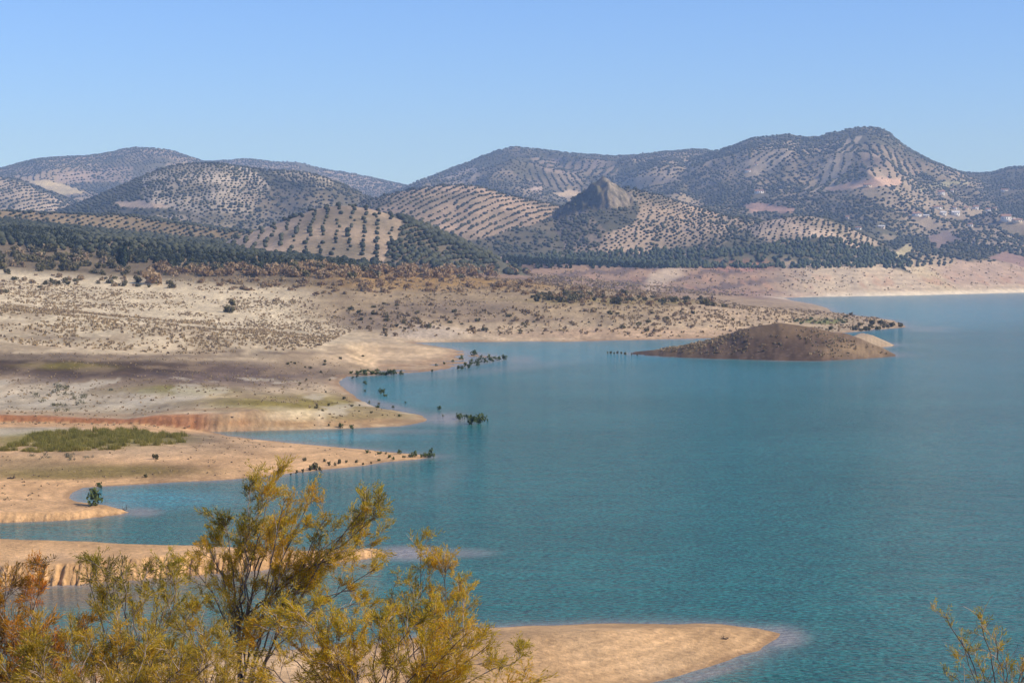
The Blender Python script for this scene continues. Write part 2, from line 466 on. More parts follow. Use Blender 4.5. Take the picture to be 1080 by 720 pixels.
# far flats and far bank
ff = s0 * sst(1250, 1450, gy)
mixc(ff, (.30, .215, .16))
st = .5 + .5 * np.sin((wu * .05 + wv_ * .42) + 2 * noiA)
mixc(ff * sst(.55, .75, st), (.145, .11, .095), .9)
mixc(ff * ell(700, 293, 22, 9, .4, -.5), (.52, .43, .34), .8)
mixc(ff * ell(785, 282, 35, 3, .5), (.42, .24, .18), .8)
mixc(ff * sst(790, 880, wu), (.56, .47, .36), .92)
mixc(ff * sst(820, 900, wu) * sst(.5, .62, .5 + .5 * np.sin(H_ * 1.15 + noiA * 3)), (.34, .275, .21), .5)
mixc(ff * sst(955, 1010, wu) * sst(4, 16, H_), (.40, .30, .24), .8)
mixc(ff * ell(985, 294, 30, 8, .5, .6), (.52, .44, .3), .6)
mixc(ff * sst(5.5, 2.0, H_) * (gy > 1900), (.70, .62, .50), .95)
mixc(ff * sst(6, 10, H_) * sst(30, 16, H_) * sst(.1, .4, noiA) * (gy > 1900), (.38, .24, .17), .6)
mixc(ff * ell(760, 311, 110, 3.5, .5), (.30, .20, .15), .8)
mixc(s0 * sst(1060, 1160, gy) * sst(1900, 1500, gy) * sst(690, 740, wu), (.36, .275, .19), .8)
mixc(s0 * (gy < 1300) * sst(880, 905, wu), (.46, .36, .25), .8)
# olive plain and other low ground further off
mixc(s0 * sst(930, 990, gy) * sst(400, 300, wu), (.20, .16, .105))
mixc(s0 * (gy > 2250) * sst(.0, .1, (gy - 2250) / 400) * sst(277, 272, wv_), (.085, .085, .055), .9)
# sand flats
f1 = isl(1)
mixc(f1, (.60, .395, .235))
mixc(f1 * (wv_ < 500) * ell(130, 470, 150, 12, .5), (.50, .36, .235), .8)
mixc(f1 * ell(90, 497, 120, 8, .5), (.22, .17, .07), .9)
mixc(f1 * ell(30, 488, 60, 7, .6), (.33, .24, .14), .7)
mixc(f1 * ell(20, 455, 70, 5, .5), (.47, .43, .34), .8)
mixc(f1 * ell(200, 463, 40, 6, .5), (.25, .19, .15), .7)
mixc(f1 * ell(90, 464, 110, 8, .5), (.20, .19, .06), .8)
mixc(f1 * ell(360, 480, 90, 9, .5), (.50, .335, .20), .6)
mixc(f1 * (wv_ > 505) * (wu < 140), (.63, .41, .24), .85)
mixc(isl(2), (.61, .395, .225))
mixc(isl(2) * sst(-.1, .5, noiA) * (wv_ < 592), (.47, .33, .22), .7)
g_ = ridged(gx / .46, gy / 14, 3, 51)
bsd = seg_dist(gx, gy, BSCARP, False)
mixc(isl(2) * sst(.25, .6, g_) * sst(3.2, 2.0, bsd) * sst(.2, .5, H_), (.30, .19, .11), .6)  # gully shading painted into the sand colour, on top of the carved shape
mixc(isl(2) * sst(5.5, 4, bsd) * sst(2.6, 3.4, bsd) * sst(-.2, .3, noiB), (.42, .28, .17), .5)
mixc(isl(3), (.58, .385, .225))
mixc(isl(3) * sst(.0, .5, noiA), (.60, .43, .275), .6)
mixc(isl(4), (.42, .33, .24))
i5 = isl(5)
mixc(i5, (.118, .082, .060))
C *= (1 + i5 * (.22 * np.sin(H_ * 4.2 + 1.5 * noiA) + .12 * np.sin(H_ * 11)))[:, None]
mixc(i5 * sst(5.0, 8.5, H_ + noiA), (.20, .14, .085), .8)
mixc(i5 * ell(905, 368, 40, 9, .5), (.27, .20, .13), .7)
mixc(i5 * ell(700, 368, 60, 3, .6), (.20, .145, .08), .6)
mixc(isl(6), (.30, .22, .13))
TUFT += isl(5) * .6 + isl(6)
# hills and mountains
hl = (own >= HILL0).astype(float)
mixc(hl, (.115, .108, .068))
mixc(hl * sst(.1, .5, fbm(gx / 120, gy / 220, 3, 221)), (.17, .145, .095), .8)
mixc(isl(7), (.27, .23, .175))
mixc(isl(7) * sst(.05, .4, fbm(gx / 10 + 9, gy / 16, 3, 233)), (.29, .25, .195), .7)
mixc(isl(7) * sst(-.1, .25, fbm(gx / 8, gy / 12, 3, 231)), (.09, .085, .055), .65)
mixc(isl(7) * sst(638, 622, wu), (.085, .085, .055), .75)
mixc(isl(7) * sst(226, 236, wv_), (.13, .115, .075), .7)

# olive parcels: outline in the photo, owners, distance range, row direction, row gap, tree gap, crown radius, soil colour, soil strength, dropout
OW = lambda *k: [HILL0 + i for i in k]
PARCELS = [
    dict(p=[(-300, 212), (60, 222), (130, 226), (200, 232), (262, 241), (330, 262), (420, 276), (520, 279), (520, 285), (380, 283), (250, 285), (185, 284), (150, 277), (90, 266), (0, 258), (-300, 254)], own=[0], y=(925, 2000), a=58, g=(7.6, 6.6), r=2.1, soil=(.30, .235, .155), k=.7, drop=.06),
    dict(p=[(200, 270), (245, 251), (290, 236), (330, 221), (350, 217), (375, 216), (400, 222), (424, 233), (418, 255), (405, 276), (380, 276), (300, 268)], own=OW(10), y=(1150, 1760), a=94, g=(11.0, 15.0), r=1.7, soil=(.54, .40, .27), k=1, drop=.06),
    dict(p=[(424, 231), (470, 247), (520, 268), (530, 285), (400, 280), (414, 260)], own=OW(10), y=(1150, 1760), a=80, g=(7.4, 6.8), r=2.3, soil=(.19, .15, .10), k=.8, drop=.12),
    dict(p=[(375, 216), (422, 202), (470, 195), (505, 195), (540, 206), (585, 214), (612, 222), (560, 237), (505, 252), (470, 262), (430, 248), (395, 240), (345, 244), (330, 250)], own=OW(7), y=(1750, 3000), a=77, g=(15.0, 9.5), r=2.25, soil=(.50, .37, .26), k=.95, drop=.10),
    dict(p=[(655, 200), (700, 202), (765, 224), (765, 252), (700, 266), (625, 266), (642, 246), (668, 236), (676, 218)], own=OW(8), y=(1900, 2900), a=18, g=(11.5, 9.0), r=2.2, soil=(.50, .38, .27), k=.9, drop=.05),
    dict(p=[(490, 272), (540, 246), (596, 222), (612, 214), (628, 232), (642, 246), (624, 266), (560, 280)], own=OW(8), y=(1900, 2900), a=28, g=(10.5, 9.6), r=2.8, soil=(.34, .265, .19), k=.9, drop=.08),
    dict(p=[(740, 274), (772, 248), (812, 232), (852, 226), (892, 238), (935, 258), (900, 262), (868, 250), (832, 256), (796, 272)], own=OW(9), y=(2100, 2750), a=24, g=(12.0, 9.0), r=2.1, soil=(.54, .42, .31), k=1, drop=.04),
    dict(p=[(765, 224), (815, 230), (775, 248), (742, 272), (700, 272), (765, 252)], own=OW(8, 9), y=(1900, 2900), a=24, g=(11.0, 9.4), r=2.8, soil=(.38, .30, .21), k=.9, drop=.06),
    dict(p=[(148, 186), (200, 171), (262, 176), (286, 196), (262, 226), (205, 224), (150, 216)], own=OW(6), y=(2050, 3500), a=62, g=(14.0, 10.0), r=2.6, soil=(.50, .43, .34), k=.9, drop=.05),
    dict(p=[(285, 180), (325, 181), (352, 191), (352, 200), (315, 194)], own=OW(6), y=(2050, 3500), a=62, g=(14.0, 10.0), r=2.6, soil=(.46, .39, .28), k=.9, drop=.05),
    dict(p=[(56, 226), (148, 186), (150, 216), (118, 218), (110, 240), (40, 246)], own=OW(6), y=(2050, 3500), a=60, g=(10.0, 9.4), r=3.0, soil=(.17, .145, .095), k=.8, drop=.05),
    dict(p=[(120, 228), (350, 222), (350, 246), (120, 246)], own=OW(6) + [0], y=(2000, 3400), a=30, g=(12.0, 10.6), r=2.6, soil=(.37, .31, .23), k=.8, drop=.08),
    dict(p=[(-300, 165), (0, 186), (25, 194), (62, 210), (62, 224), (-300, 226)], own=OW(5), y=(3300, 4500), a=75, g=(18, 11), r=3.4, soil=(.46, .38, .28), k=.9, drop=.05),
    dict(p=[(60, 182), (140, 176), (142, 192), (60, 192)], own=OW(0), y=(4300, 6700), a=50, g=(26, 14), r=4.0, soil=(.40, .32, .26), k=.8, drop=.1),
    dict(p=[(176, 172), (215, 172), (215, 176), (176, 177)], own=OW(0, 1), y=(4300, 7400), a=50, g=(26, 14), r=4.0, soil=(.42, .34, .26), k=.8, drop=.1),
    dict(p=[(330, 178), (400, 190), (440, 200), (400, 202), (350, 192)], own=OW(1), y=(5000, 7400), a=70, g=(26, 14), r=4.0, soil=(.40, .33, .25), k=.8, drop=.1),
    dict(p=[(458, 190), (500, 176), (510, 186), (480, 196)], own=OW(2), y=(3300, 6200), a=60, g=(24, 13), r=3.8, soil=(.50, .42, .33), k=.9, drop=.06),
    dict(p=[(560, 166), (650, 170), (650, 186), (575, 182)], own=OW(2), y=(3300, 6200), a=80, g=(24, 13), r=3.8, soil=(.36, .29, .23), k=.8, drop=.06),
    dict(p=[(655, 190), (725, 164), (760, 166), (700, 196), (650, 206)], own=OW(2, 3), y=(3300, 6200), a=60, g=(26, 13), r=3.8, soil=(.40, .33, .25), k=.8, drop=.1),
    dict(p=[(783, 172), (812, 150), (842, 148), (834, 165), (800, 186)], own=OW(3), y=(3000, 5300), a=56, g=(24, 12), r=3.8, soil=(.43, .36, .27), k=.9, drop=.05),
    dict(p=[(846, 204), (870, 172), (894, 146), (908, 142), (900, 168), (880, 202)], own=OW(3), y=(2900, 5300), a=74, g=(21, 10), r=3.6, soil=(.42, .36, .28), k=.85, drop=.03),
    dict(p=[(912, 150), (945, 156), (986, 178), (960, 187), (915, 190), (905, 180)], own=OW(3), y=(2900, 5300), a=84, g=(20, 13), r=3.8, soil=(.30, .235, .175), k=.8, drop=.06),
    dict(p=[(970, 200), (985, 193), (1022, 190), (1022, 194), (990, 198), (975, 204)], own=OW(3, 4) + [0], y=(2900, 5400), a=50, g=(20, 12), r=3.6, soil=(.42, .40, .25), k=.9, drop=.06),
    dict(p=[(900, 270), (960, 262), (1010, 272), (1000, 282), (920, 280)], own=[0] + OW(9), y=(2250, 3000), a=24, g=(13, 10), r=2.7, soil=(.42, .34, .25), k=.9, drop=.1),
]
FIELDS = [  # bare fields among the groves
    ([(30, 191), (48, 190), (74, 196), (88, 203), (70, 206), (52, 201)], (.52, .44, .28)),
    ([(120, 213), (150, 211), (180, 218), (168, 220), (128, 218)], (.46, .36, .27)),
    ([(584, 204), (600, 201), (624, 203), (622, 207), (590, 208)], (.52, .42, .30)),
    ([(556, 200), (572, 196), (574, 202)], (.52, .42, .34)),
    ([(784, 216), (796, 213), (840, 219), (838, 225), (790, 223)], (.40, .27, .21)),
    ([(868, 199), (905, 190), (925, 187), (952, 189), (948, 196), (905, 198), (880, 202)], (.46, .33, .25)),
    ([(1040, 272), (1060, 265), (1082, 272), (1082, 282)], (.30, .21, .18)),
    ([(975, 250), (1000, 243), (1012, 252), (990, 262)], (.24, .19, .17)),
    ([(936, 274), (958, 256), (966, 262), (950, 275)], (.48, .42, .27)),
]
def patch_of(x, y):
    X = x / 330 + .8 * fbm(x / 260, y / 400, 2, 261); Y = y / 620 + .8 * fbm(x / 260 + 40, y / 400, 2, 263)
    hh = _h(np.floor(X), np.floor(Y), 265)
    return np.minimum((hh * 8).astype(int), 7), _h(np.floor(X), np.floor(Y), 267)


pidx = np.full(NV, -1)
pc_, pk_ = patch_of(gx, gy)
fm_ = (own >= HILL0) & (own < HILL0 + 6) & (gy > 2750) | ((own == 0) & (gy > 2900))
mixc(fm_ * np.where((own == 0) | (own == HILL0 + 4), .35, .8) * (pc_ < 6) * np.clip(.75 * pk_ + .9 * fbm(gx / 70, gy / 130, 3, 269) + .3, 0, 1), (.38, .31, .23))
for i, P in enumerate(PARCELS):
    m = np.isin(own, P['own']) & (gy > P['y'][0]) & (gy < P['y'][1])
    m &= inside(PU + 2.5 * fbm(gx / 30, gy / 60, 2, 240), PV + 1.2 * fbm(gx / 30, gy / 60, 2, 241), P['p'])
    m &= pidx < 0
    pidx[m] = i
    mixc(m * np.clip(.72 + .9 * fbm(gx / 70, gy / 130, 3, 245), .25, 1), P['soil'], P['k'])
mixc(hl * ell(305, 212, 50, 12, .5) * (own == HILL0 + 6), (.26, .21, .135), .8)
FM = np.zeros(NV)
for poly, colr in FIELDS:
    m = inside(PU + 2 * fbm(gx / 30, gy / 60, 2, 250), PV + 1 * fbm(gx / 30, gy / 60, 2, 251), poly) & (gy > 2000) & ((own >= HILL0) | (own == 0))
    mixc(m.astype(float), colr); FM[m] = 1
FM2 = FM.reshape(NY, NT); PI2 = pidx.reshape(NY, NT)
noiC = fbm(gx / 22, gy / 26, 4, 215); noiD = fbm(gx / 1.6, gy / 3.2, 3, 217)
low_ = ((own < 7) & (gy < 1500)).astype(float)
nscarp = sst(5, 11, scd)
strata = fbm(gx / 6, H_ / .22, 3, 227)
C *= (1 + (.14 * noiA + .16 * noiB * nscarp) + low_ * (.22 * noiC + .20 * noiD) * nscarp + (1 - nscarp) * .30 * strata)[:, None]
rings = np.sin(H_ * np.where((own == 2) | (own == 3) | (own == 1), 26, 11) + 2.2 * noiA + 1.2 * noiC) * (.5 + .5 * noiB)
C *= (1 + low_ * .17 * rings * (H_ < 12) * nscarp)[:, None]
mixc(((own < 6) & (own != 5)) * sst(.16, .05, H_ + .05 * noiB) * (gy < 1300), (.31, .20, .12), .6)
mixc(s0 * (gy < 760) * sst(.12, .38, fbm(gx / 9, gy / 30, 4, 219)), (.30, .225, .15), .5)
mixc(s0 * (gy < 760) * (wv_ > 398) * sst(16, 26, scd) * sst(.15, .45, fbm(gx / 7 + 50, gy / 26, 4, 223)), (.62, .55, .44), .55)
lum = C.mean(1, keepdims=True)
sat = np.where(own < 7, 1.17, 1.1)[:, None]
C = (lum + (C - lum) * sat) * np.where(own < 7, 1, 0)[:, None] * np.array((1.02, 1.0, .90)) + np.where(own < 7, 0, 1)[:, None] * (lum + (C - lum) * sat) * np.array((.98, .98, .96))
C = np.clip(C, .01, .9)


# ------------------------------------------------------------------ materials
def new_mat(name):
    m = bpy.data.materials.new(name); m.use_nodes = True
    nt = m.node_tree
    return m, nt, nt.nodes, nt.links, nt.nodes['Principled BSDF']


def soil_mat(name, scale=1.0, bump=.25, rough=.95, tuft=True, strength=.5):
    m, nt, N, L, bs = new_mat(name)
    at = N.new('ShaderNodeAttribute'); at.attribute_name = 'Col'
    co = N.new('ShaderNodeTexCoord')
    n1 = N.new('ShaderNodeTexNoise'); n1.inputs['Scale'].default_value = .9 * scale; n1.inputs['Detail'].default_value = 8; n1.inputs['Roughness'].default_value = .68
    n2 = N.new('ShaderNodeTexNoise'); n2.inputs['Scale'].default_value = .07 * scale; n2.inputs['Detail'].default_value = 6
    L.new(co.outputs['Object'], n1.inputs['Vector']); L.new(co.outputs['Object'], n2.inputs['Vector'])
    r1 = N.new('ShaderNodeMapRange'); r1.inputs[1].default_value = .3; r1.inputs[2].default_value = .7; r1.inputs[3].default_value = 1 - strength * .55; r1.inputs[4].default_value = 1 + strength * .4
    r2 = N.new('ShaderNodeMapRange'); r2.inputs[1].default_value = .3; r2.inputs[2].default_value = .7; r2.inputs[3].default_value = .84; r2.inputs[4].default_value = 1.12
    L.new(n1.outputs['Fac'], r1.inputs[0]); L.new(n2.outputs['Fac'], r2.inputs[0])
    mu = N.new('ShaderNodeMath'); mu.operation = 'MULTIPLY'
    L.new(r1.outputs[0], mu.inputs[0]); L.new(r2.outputs[0], mu.inputs[1])
    vm = N.new('ShaderNodeVectorMath'); vm.operation = 'SCALE'
    L.new(at.outputs['Color'], vm.inputs[0]); L.new(mu.outputs[0], vm.inputs['Scale'])
    out = vm.outputs[0]
    if tuft:
        ta = N.new('ShaderNodeAttribute'); ta.attribute_name = 'Tuft'
        vo = N.new('ShaderNodeTexVoronoi'); vo.inputs['Scale'].default_value = .55 * scale
        L.new(co.outputs['Object'], vo.inputs['Vector'])
        rr = N.new('ShaderNodeMapRange'); rr.inputs[1].default_value = .22; rr.inputs[2].default_value = .42; rr.inputs[3].default_value = .75; rr.inputs[4].default_value = 0
        L.new(vo.outputs['Distance'], rr.inputs[0])
        mm = N.new('ShaderNodeMath'); mm.operation = 'MULTIPLY'
        L.new(rr.outputs[0], mm.inputs[0]); L.new(ta.outputs['Fac'], mm.inputs[1])
        mx = N.new('ShaderNodeMix'); mx.data_type = 'RGBA'
        L.new(mm.outputs[0], mx.inputs[0]); L.new(out, mx.inputs[6]); mx.inputs[7].default_value = (.17, .12, .075, 1)
        out = mx.outputs[2]
    L.new(out, bs.inputs['Base Color'])
    bs.inputs['Roughness'].default_value = rough
    bs.inputs['Specular IOR Level'].default_value = .124
    bp = N.new('ShaderNodeBump'); bp.inputs['Strength'].default_value = bump; bp.inputs['Distance'].default_value = .5 / scale
    L.new(n1.outputs['Fac'], bp.inputs['Height']); L.new(bp.outputs[0], bs.inputs['Normal'])
    return m


M_SOIL = soil_mat('dry_soil', 1.0, .45)
M_SAND = soil_mat('pale_sand', 1.9, .8, .95, False, .62)
M_HILL = soil_mat('hill_soil', .25, .35, .95, False, .6)
M_ROCK = soil_mat('grey_rock', .12, .9, .9, False, 1.0)


def leaf_mat(name, cols, transl=.25, rough=.7, attr=True):
    """foliage: colour from the vertex attribute, or a random pick per object"""
    m, nt, N, L, bs = new_mat(name)
    ramp = N.new('ShaderNodeValToRGB'); els = ramp.color_ramp.elements
    while len(els) < len(cols): els.new(.5)
    for i, c in enumerate(cols):
        els[i].position = i / max(1, len(cols) - 1); els[i].color = (*c, 1)
    at = N.new('ShaderNodeAttribute'); at.attribute_name = 'Var'
    oi = N.new('ShaderNodeObjectInfo')
    if attr == 'both':
        a = N.new('ShaderNodeMath'); a.operation = 'MULTIPLY_ADD'; a.inputs[1].default_value = .55
        b = N.new('ShaderNodeMath'); b.operation = 'MULTIPLY'; b.inputs[1].default_value = .45
        L.new(oi.outputs['Random'], b.inputs[0]); L.new(at.outputs['Fac'], a.inputs[0]); L.new(b.outputs[0], a.inputs[2])
        L.new(a.outputs[0], ramp.inputs[0])
    else:
        L.new(at.outputs['Fac'], ramp.inputs[0])
    L.new(ramp.outputs[0], bs.inputs['Base Color']); bs.inputs['Roughness'].default_value = rough
    bs.inputs['Specular IOR Level'].default_value = .2
    if transl:
        tr = N.new('ShaderNodeBsdfTranslucent'); L.new(ramp.outputs[0], tr.inputs['Color'])
        ms = N.new('ShaderNodeMixShader'); ms.inputs[0].default_value = transl
        L.new(bs.outputs[0], ms.inputs[1]); L.new(tr.outputs[0], ms.inputs[2])
        L.new(ms.outputs[0], N['Material Output'].inputs['Surface'])
    return m


M_OLIVE = leaf_mat('olive_leaves', [(.030, .038, .018), (.052, .062, .030), (.085, .092, .048)], .08, attr='both')
M_OLIVEF = leaf_mat('olive_leaves_far', [(.028, .034, .018), (.048, .055, .029), (.080, .084, .047)], 0)
M_PINE = leaf_mat('pine_needles', [(.022, .036, .018), (.04, .056, .026), (.07, .085, .04)], .05, attr='both')
M_SCRUB = leaf_mat('dark_scrub', [(.07, .068, .03), (.14, .125, .055), (.23, .19, .10)], .1, attr='both')
M_DRY = leaf_mat('dry_scrub', [(.19, .135, .08), (.31, .225, .13), (.42, .32, .18)], .1, attr='both')
M_RUST = leaf_mat('rusty_tamarisk', [(.20, .125, .06), (.32, .215, .11), (.42, .31, .18)], .15, attr='both')
M_GREEN = leaf_mat('green_shrub', [(.05, .07, .02), (.095, .125, .04), (.16, .18, .06)], .2, attr='both')
M_REED = leaf_mat('reed_green', [(.14, .13, .025), (.25, .22, .045), (.38, .30, .09)], .25, attr='both')
M_TWIG = leaf_mat('dead_twig', [(.06, .045, .035), (.11, .085, .065)], 0)


def plain_mat(name, col, rough=.8, noise=.3, scale=3.0):
    m, nt, N, L, bs = new_mat(name)
    n = N.new('ShaderNodeTexNoise'); n.inputs['Scale'].default_value = scale; n.inputs['Detail'].default_value = 6
    co = N.new('ShaderNodeTexCoord'); L.new(co.outputs['Object'], n.inputs['Vector'])
    r = N.new('ShaderNodeMapRange'); r.inputs[3].default_value = 1 - noise; r.inputs[4].default_value = 1 + noise
    L.new(n.outputs['Fac'], r.inputs[0])
    vm = N.new('ShaderNodeVectorMath'); vm.operation = 'SCALE'; vm.inputs[0].default_value = col
    L.new(r.outputs[0], vm.inputs['Scale']); L.new(vm.outputs[0], bs.inputs['Base Color'])
    bs.inputs['Roughness'].default_value = rough
    return m


M_BARK = plain_mat('tamarisk_bark', (.15, .115, .09), .85, .5, 9)
M_TWIGP = plain_mat('tamarisk_twig', (.36, .28, .22), .85, .6, 7)
M_BARKD = plain_mat('olive_bark', (.09, .07, .055), .9, .3, 4)
M_WHITE = plain_mat('white_wall', (.72, .70, .67), .8, .06, .6)
M_CREAM = plain_mat('cream_wall', (.62, .52, .40), .8, .1, .6)
M_TILE = plain_mat('roof_tile', (.33, .19, .13), .85, .25, 1.2)
M_GREYR = plain_mat('grey_roof', (.62, .61, .60), .7, .15, 1.2)
M_GLASS = plain_mat('dark_window', (.03, .035, .04), .2, .2, 1.0)
M_DRIFT = plain_mat('driftwood', (.06, .045, .035), .9, .4, 6)


# ------------------------------------------------------------------ mesh building
def raw_mesh(name, verts, faces, mat, smooth=False):
    """faces: (n, k) array of one polygon size"""
    me = bpy.data.meshes.new(name)
    verts = np.ascontiguousarray(verts, np.float32); faces = np.ascontiguousarray(faces, np.int32)
    me.vertices.add(len(verts)); me.vertices.foreach_set('co', verts.ravel())
    n, k = faces.shape
    me.loops.add(n * k); me.loops.foreach_set('vertex_index', faces.ravel())
    me.polygons.add(n); me.polygons.foreach_set('loop_start', np.arange(0, n * k, k, dtype=np.int32))
    if smooth:
        me.polygons.foreach_set('use_smooth', np.ones(n, bool))
    me.materials.append(mat)
    me.update(calc_edges=True)
    return me


def set_attr(me, name, vals):
    a = me.attributes.new(name, 'FLOAT', 'POINT'); a.data.foreach_set('value', np.ascontiguousarray(vals, np.float32))


def set_col(me, name, vals):
    a = me.attributes.new(name, 'FLOAT_COLOR', 'POINT')
    v = np.ones((len(vals), 4), np.float32); v[:, :3] = vals
    a.data.foreach_set('color', v.ravel())


def link(name, me, parent=None, loc=(0, 0, 0)):
    o = bpy.data.objects.new(name, me); COL.objects.link(o); o.location = loc
    if parent is not None: o.parent = parent
    return o


def tag(o, label=None, cat=None, group=None, kind=None):
    if label: o['label'] = label
    if cat: o['category'] = cat
    if group: o['group'] = group
    if kind: o['kind'] = kind
    return o


def empty(name, loc, rz=0.0, sc=1.0):
    o = bpy.data.objects.new(name, None); COL.objects.link(o)
    o.location = loc; o.rotation_euler = (0, 0, rz); o.scale = (sc, sc, sc); o.empty_display_size = .2
    return o


def copy_tree(o):
    c = o.copy(); COL.objects.link(c)
    for ch in o.children:
        d = ch.copy(); COL.objects.link(d); d.parent = c
    return c


# ------------------------------------------------------------------ terrain objects
vid = np.arange(NV).reshape(NY, NT)
q = np.stack([vid[:-1, :-1], vid[:-1, 1:], vid[1:, 1:], vid[1:, :-1]], -1).reshape(-1, 4)
qo = OWN[q]
fo = qo.max(1)
# an owner by majority: use the corner value of the highest point
fo = np.take_along_axis(qo, H_[q].argmax(1)[:, None], 1)[:, 0]
keep = H_[q].max(1) > -1.2
q = q[keep]; fo = fo[keep]
verts = np.stack([gx, gy, H_], 1)
TERR = [(0, 'shore', M_SOIL, 'pale drawn-down reservoir shore rising to scrubby slopes'), (1, 'sand_flat', M_SAND, 'low sand flat with a green strip beside the narrow cove'),
        (2, 'sand_bank', M_SAND, 'pale sand bank with gullied front edge across the inlet'), (3, 'sand_spit', M_SAND, 'smooth sandy spit with rounded tip nearest to the viewer'),
        (4, 'islet', M_SOIL, 'small pale mound behind the brown island'), (5, 'island', M_SOIL, 'dark brown domed island in the lake'), (6, 'hillside', M_SOIL, 'dry hillside below the tamarisk bushes'),
        (7, 'rock_outcrop', M_ROCK, 'steep grey limestone crag crowning the pointed middle hill')]
HL = ['bluish mountain at far left with grove patches', 'low pale range behind the domed left hill', 'long bluish mountain behind the striped hill', 'highest mountain with steep right shoulder and striped groves',
      'dark ridge on the far right skyline', 'grove hill cut by the left edge', 'broad domed hill on the left with patchy groves', 'smooth hill striped with diagonal olive rows', 'pointed hill carrying the rock crag',
      'rounded low hill with regular olive rows above the pine belt', 'small hill with pale vertical olive rows at the plain edge']
for i, (nm, *_r) in enumerate(HILLS):
    TERR.append((HILL0 + i, nm, M_HILL, HL[i]))
for i, nm, mat, lab in TERR:
    f = q[fo == i]
    if not len(f): continue
    us, inv = np.unique(f, return_inverse=True)
    me = raw_mesh(nm, verts[us], inv.reshape(f.shape), mat, smooth=(i != 7))
    set_col(me, 'Col', C[us]); set_attr(me, 'Tuft', TUFT[us])
    o = link(nm, me)
    if i == 7:
        tag(o, lab, 'rock outcrop')
    else:
        tag(o, lab, nm.replace('_', ' '), kind='structure')

# ------------------------------------------------------------------ water
cj = np.unique(np.concatenate([np.arange(0, NT, 3), [NT - 1]])); ci = np.nonzero((YY > 80) & (YY < 3900))[0][::2]
wx = GX[np.ix_(ci, cj)].ravel(); wy = GY[np.ix_(ci, cj)].ravel()
wsh = SHORE.reshape(NY, NT)[np.ix_(ci, cj)].ravel()
wu_, wvv = project(wx, wy, 0 * wx)
nz = fbm(wx / 12, wy / 30, 3, 301)


def wel(u0, v0, ru, rv, rot=0.0):
    du, dv = wu_ - u0, wvv - v0
    c_, s_ = math.cos(rot), math.sin(rot)
    du, dv = du * c_ + dv * s_, -du * s_ + dv * c_
    r = np.sqrt((du / ru) ** 2 + (dv / rv) ** 2) + .25 * nz
    return sst(1.25, .15, r)


turq = np.maximum.reduce([0.8 * wel(560, 374, 300, 17), wel(330, 461, 150, 6), wel(160, 526, 130, 14), wel(930, 330, 240, 22), .6 * wel(420, 415, 90, 22), .35 * wel(760, 395, 330, 24)])
silt = .75 * np.exp(-np.maximum(wsh, 0) / (.9 + wy / 260))
silt = np.maximum(silt, .9 * wel(818, 672, 36, 14)); silt = np.maximum(silt, .75 * wel(742, 712, 70, 7, -.28))
silt = np.maximum(silt, .95 * wel(430, 583, 48, 9)); silt = np.maximum(silt, .55 * wel(490, 583, 40, 6))
silt = np.maximum(silt, .7 * wel(150, 540, 26, 6)); silt = np.maximum(silt, .85 * wel(470, 441, 34, 9)); silt = np.maximum(silt, .8 * wel(410, 428, 55, 5, .25))
silt = np.maximum(silt, .85 * wel(368, 408, 20, 12, .6)); silt = np.maximum(silt, .5 * wel(548, 380, 26, 7)); silt = np.maximum(silt, .35 * wel(500, 392, 120, 6, -.1))
silt = np.maximum(silt, .12 * wel(470, 505, 60, 16, -.6)); silt = np.maximum(silt, .35 * wel(420, 455, 70, 4))
silt = np.maximum(silt, .55 * wel(440, 480, 40, 4)); silt = np.maximum(silt, .35 * wel(975, 347, 40, 4))
murk = np.exp(-np.maximum(wsh, 0) / 7) * (wy < 200) * (wu_ < 330) * (wy > 150)
murk = np.maximum(murk, .9 * wel(60, 630, 170, 16) * (wvv > 600)) * (wy < 260)
nn = (len(ci), len(cj)); wid = np.arange(nn[0] * nn[1]).reshape(nn)
wq = np.stack([wid[:-1, :-1], wid[:-1, 1:], wid[1:, 1:], wid[1:, :-1]], -1).reshape(-1, 4)
wme = raw_mesh('water', np.stack([wx, wy, 0 * wx], 1), wq, None or M_SAND, True)
set_attr(wme, 'Silt', np.clip(silt, 0, 1)); set_attr(wme, 'Turq', np.clip(turq, 0, 1)); set_attr(wme, 'Murk', np.clip(murk, 0, 1))
M_WATER, nt, N, L, bs = new_mat('lake_water')
co = N.new('ShaderNodeTexCoord')
mp = N.new('ShaderNodeMapping'); mp.inputs['Rotation'].default_value = (0, 0, math.radians(12)); mp.inputs['Scale'].default_value = (.75, 1.0, 1)
L.new(co.outputs['Object'], mp.inputs['Vector'])
w1 = N.new('ShaderNodeTexNoise'); w1.inputs['Scale'].default_value = 1.5; w1.inputs['Detail'].default_value = 4; w1.inputs['Roughness'].default_value = .62
w2 = N.new('ShaderNodeTexNoise'); w2.inputs['Scale'].default_value = .022; w2.inputs['Detail'].default_value = 5
w3 = N.new('ShaderNodeTexNoise'); w3.inputs['Scale'].default_value = .30; w3.inputs['Detail'].default_value = 3
for w in (w1, w2, w3): L.new(mp.outputs[0], w.inputs['Vector'])
ad = N.new('ShaderNodeMath'); ad.operation = 'MULTIPLY_ADD'; ad.inputs[1].default_value = 1.6
L.new(w3.outputs['Fac'], ad.inputs[0]); L.new(w1.outputs['Fac'], ad.inputs[2])
bp = N.new('ShaderNodeBump'); bp.inputs['Strength'].default_value = 1.0; bp.inputs['Distance'].default_value = .38
L.new(ad.outputs[0], bp.inputs['Height']); L.new(bp.outputs[0], bs.inputs['Normal'])
mxw = N.new('ShaderNodeMix'); mxw.data_type = 'RGBA'
r2 = N.new('ShaderNodeMapRange'); r2.inputs[1].default_value = .35; r2.inputs[2].default_value = .68
L.new(w2.outputs['Fac'], r2.inputs[0]); L.new(r2.outputs[0], mxw.inputs[0])
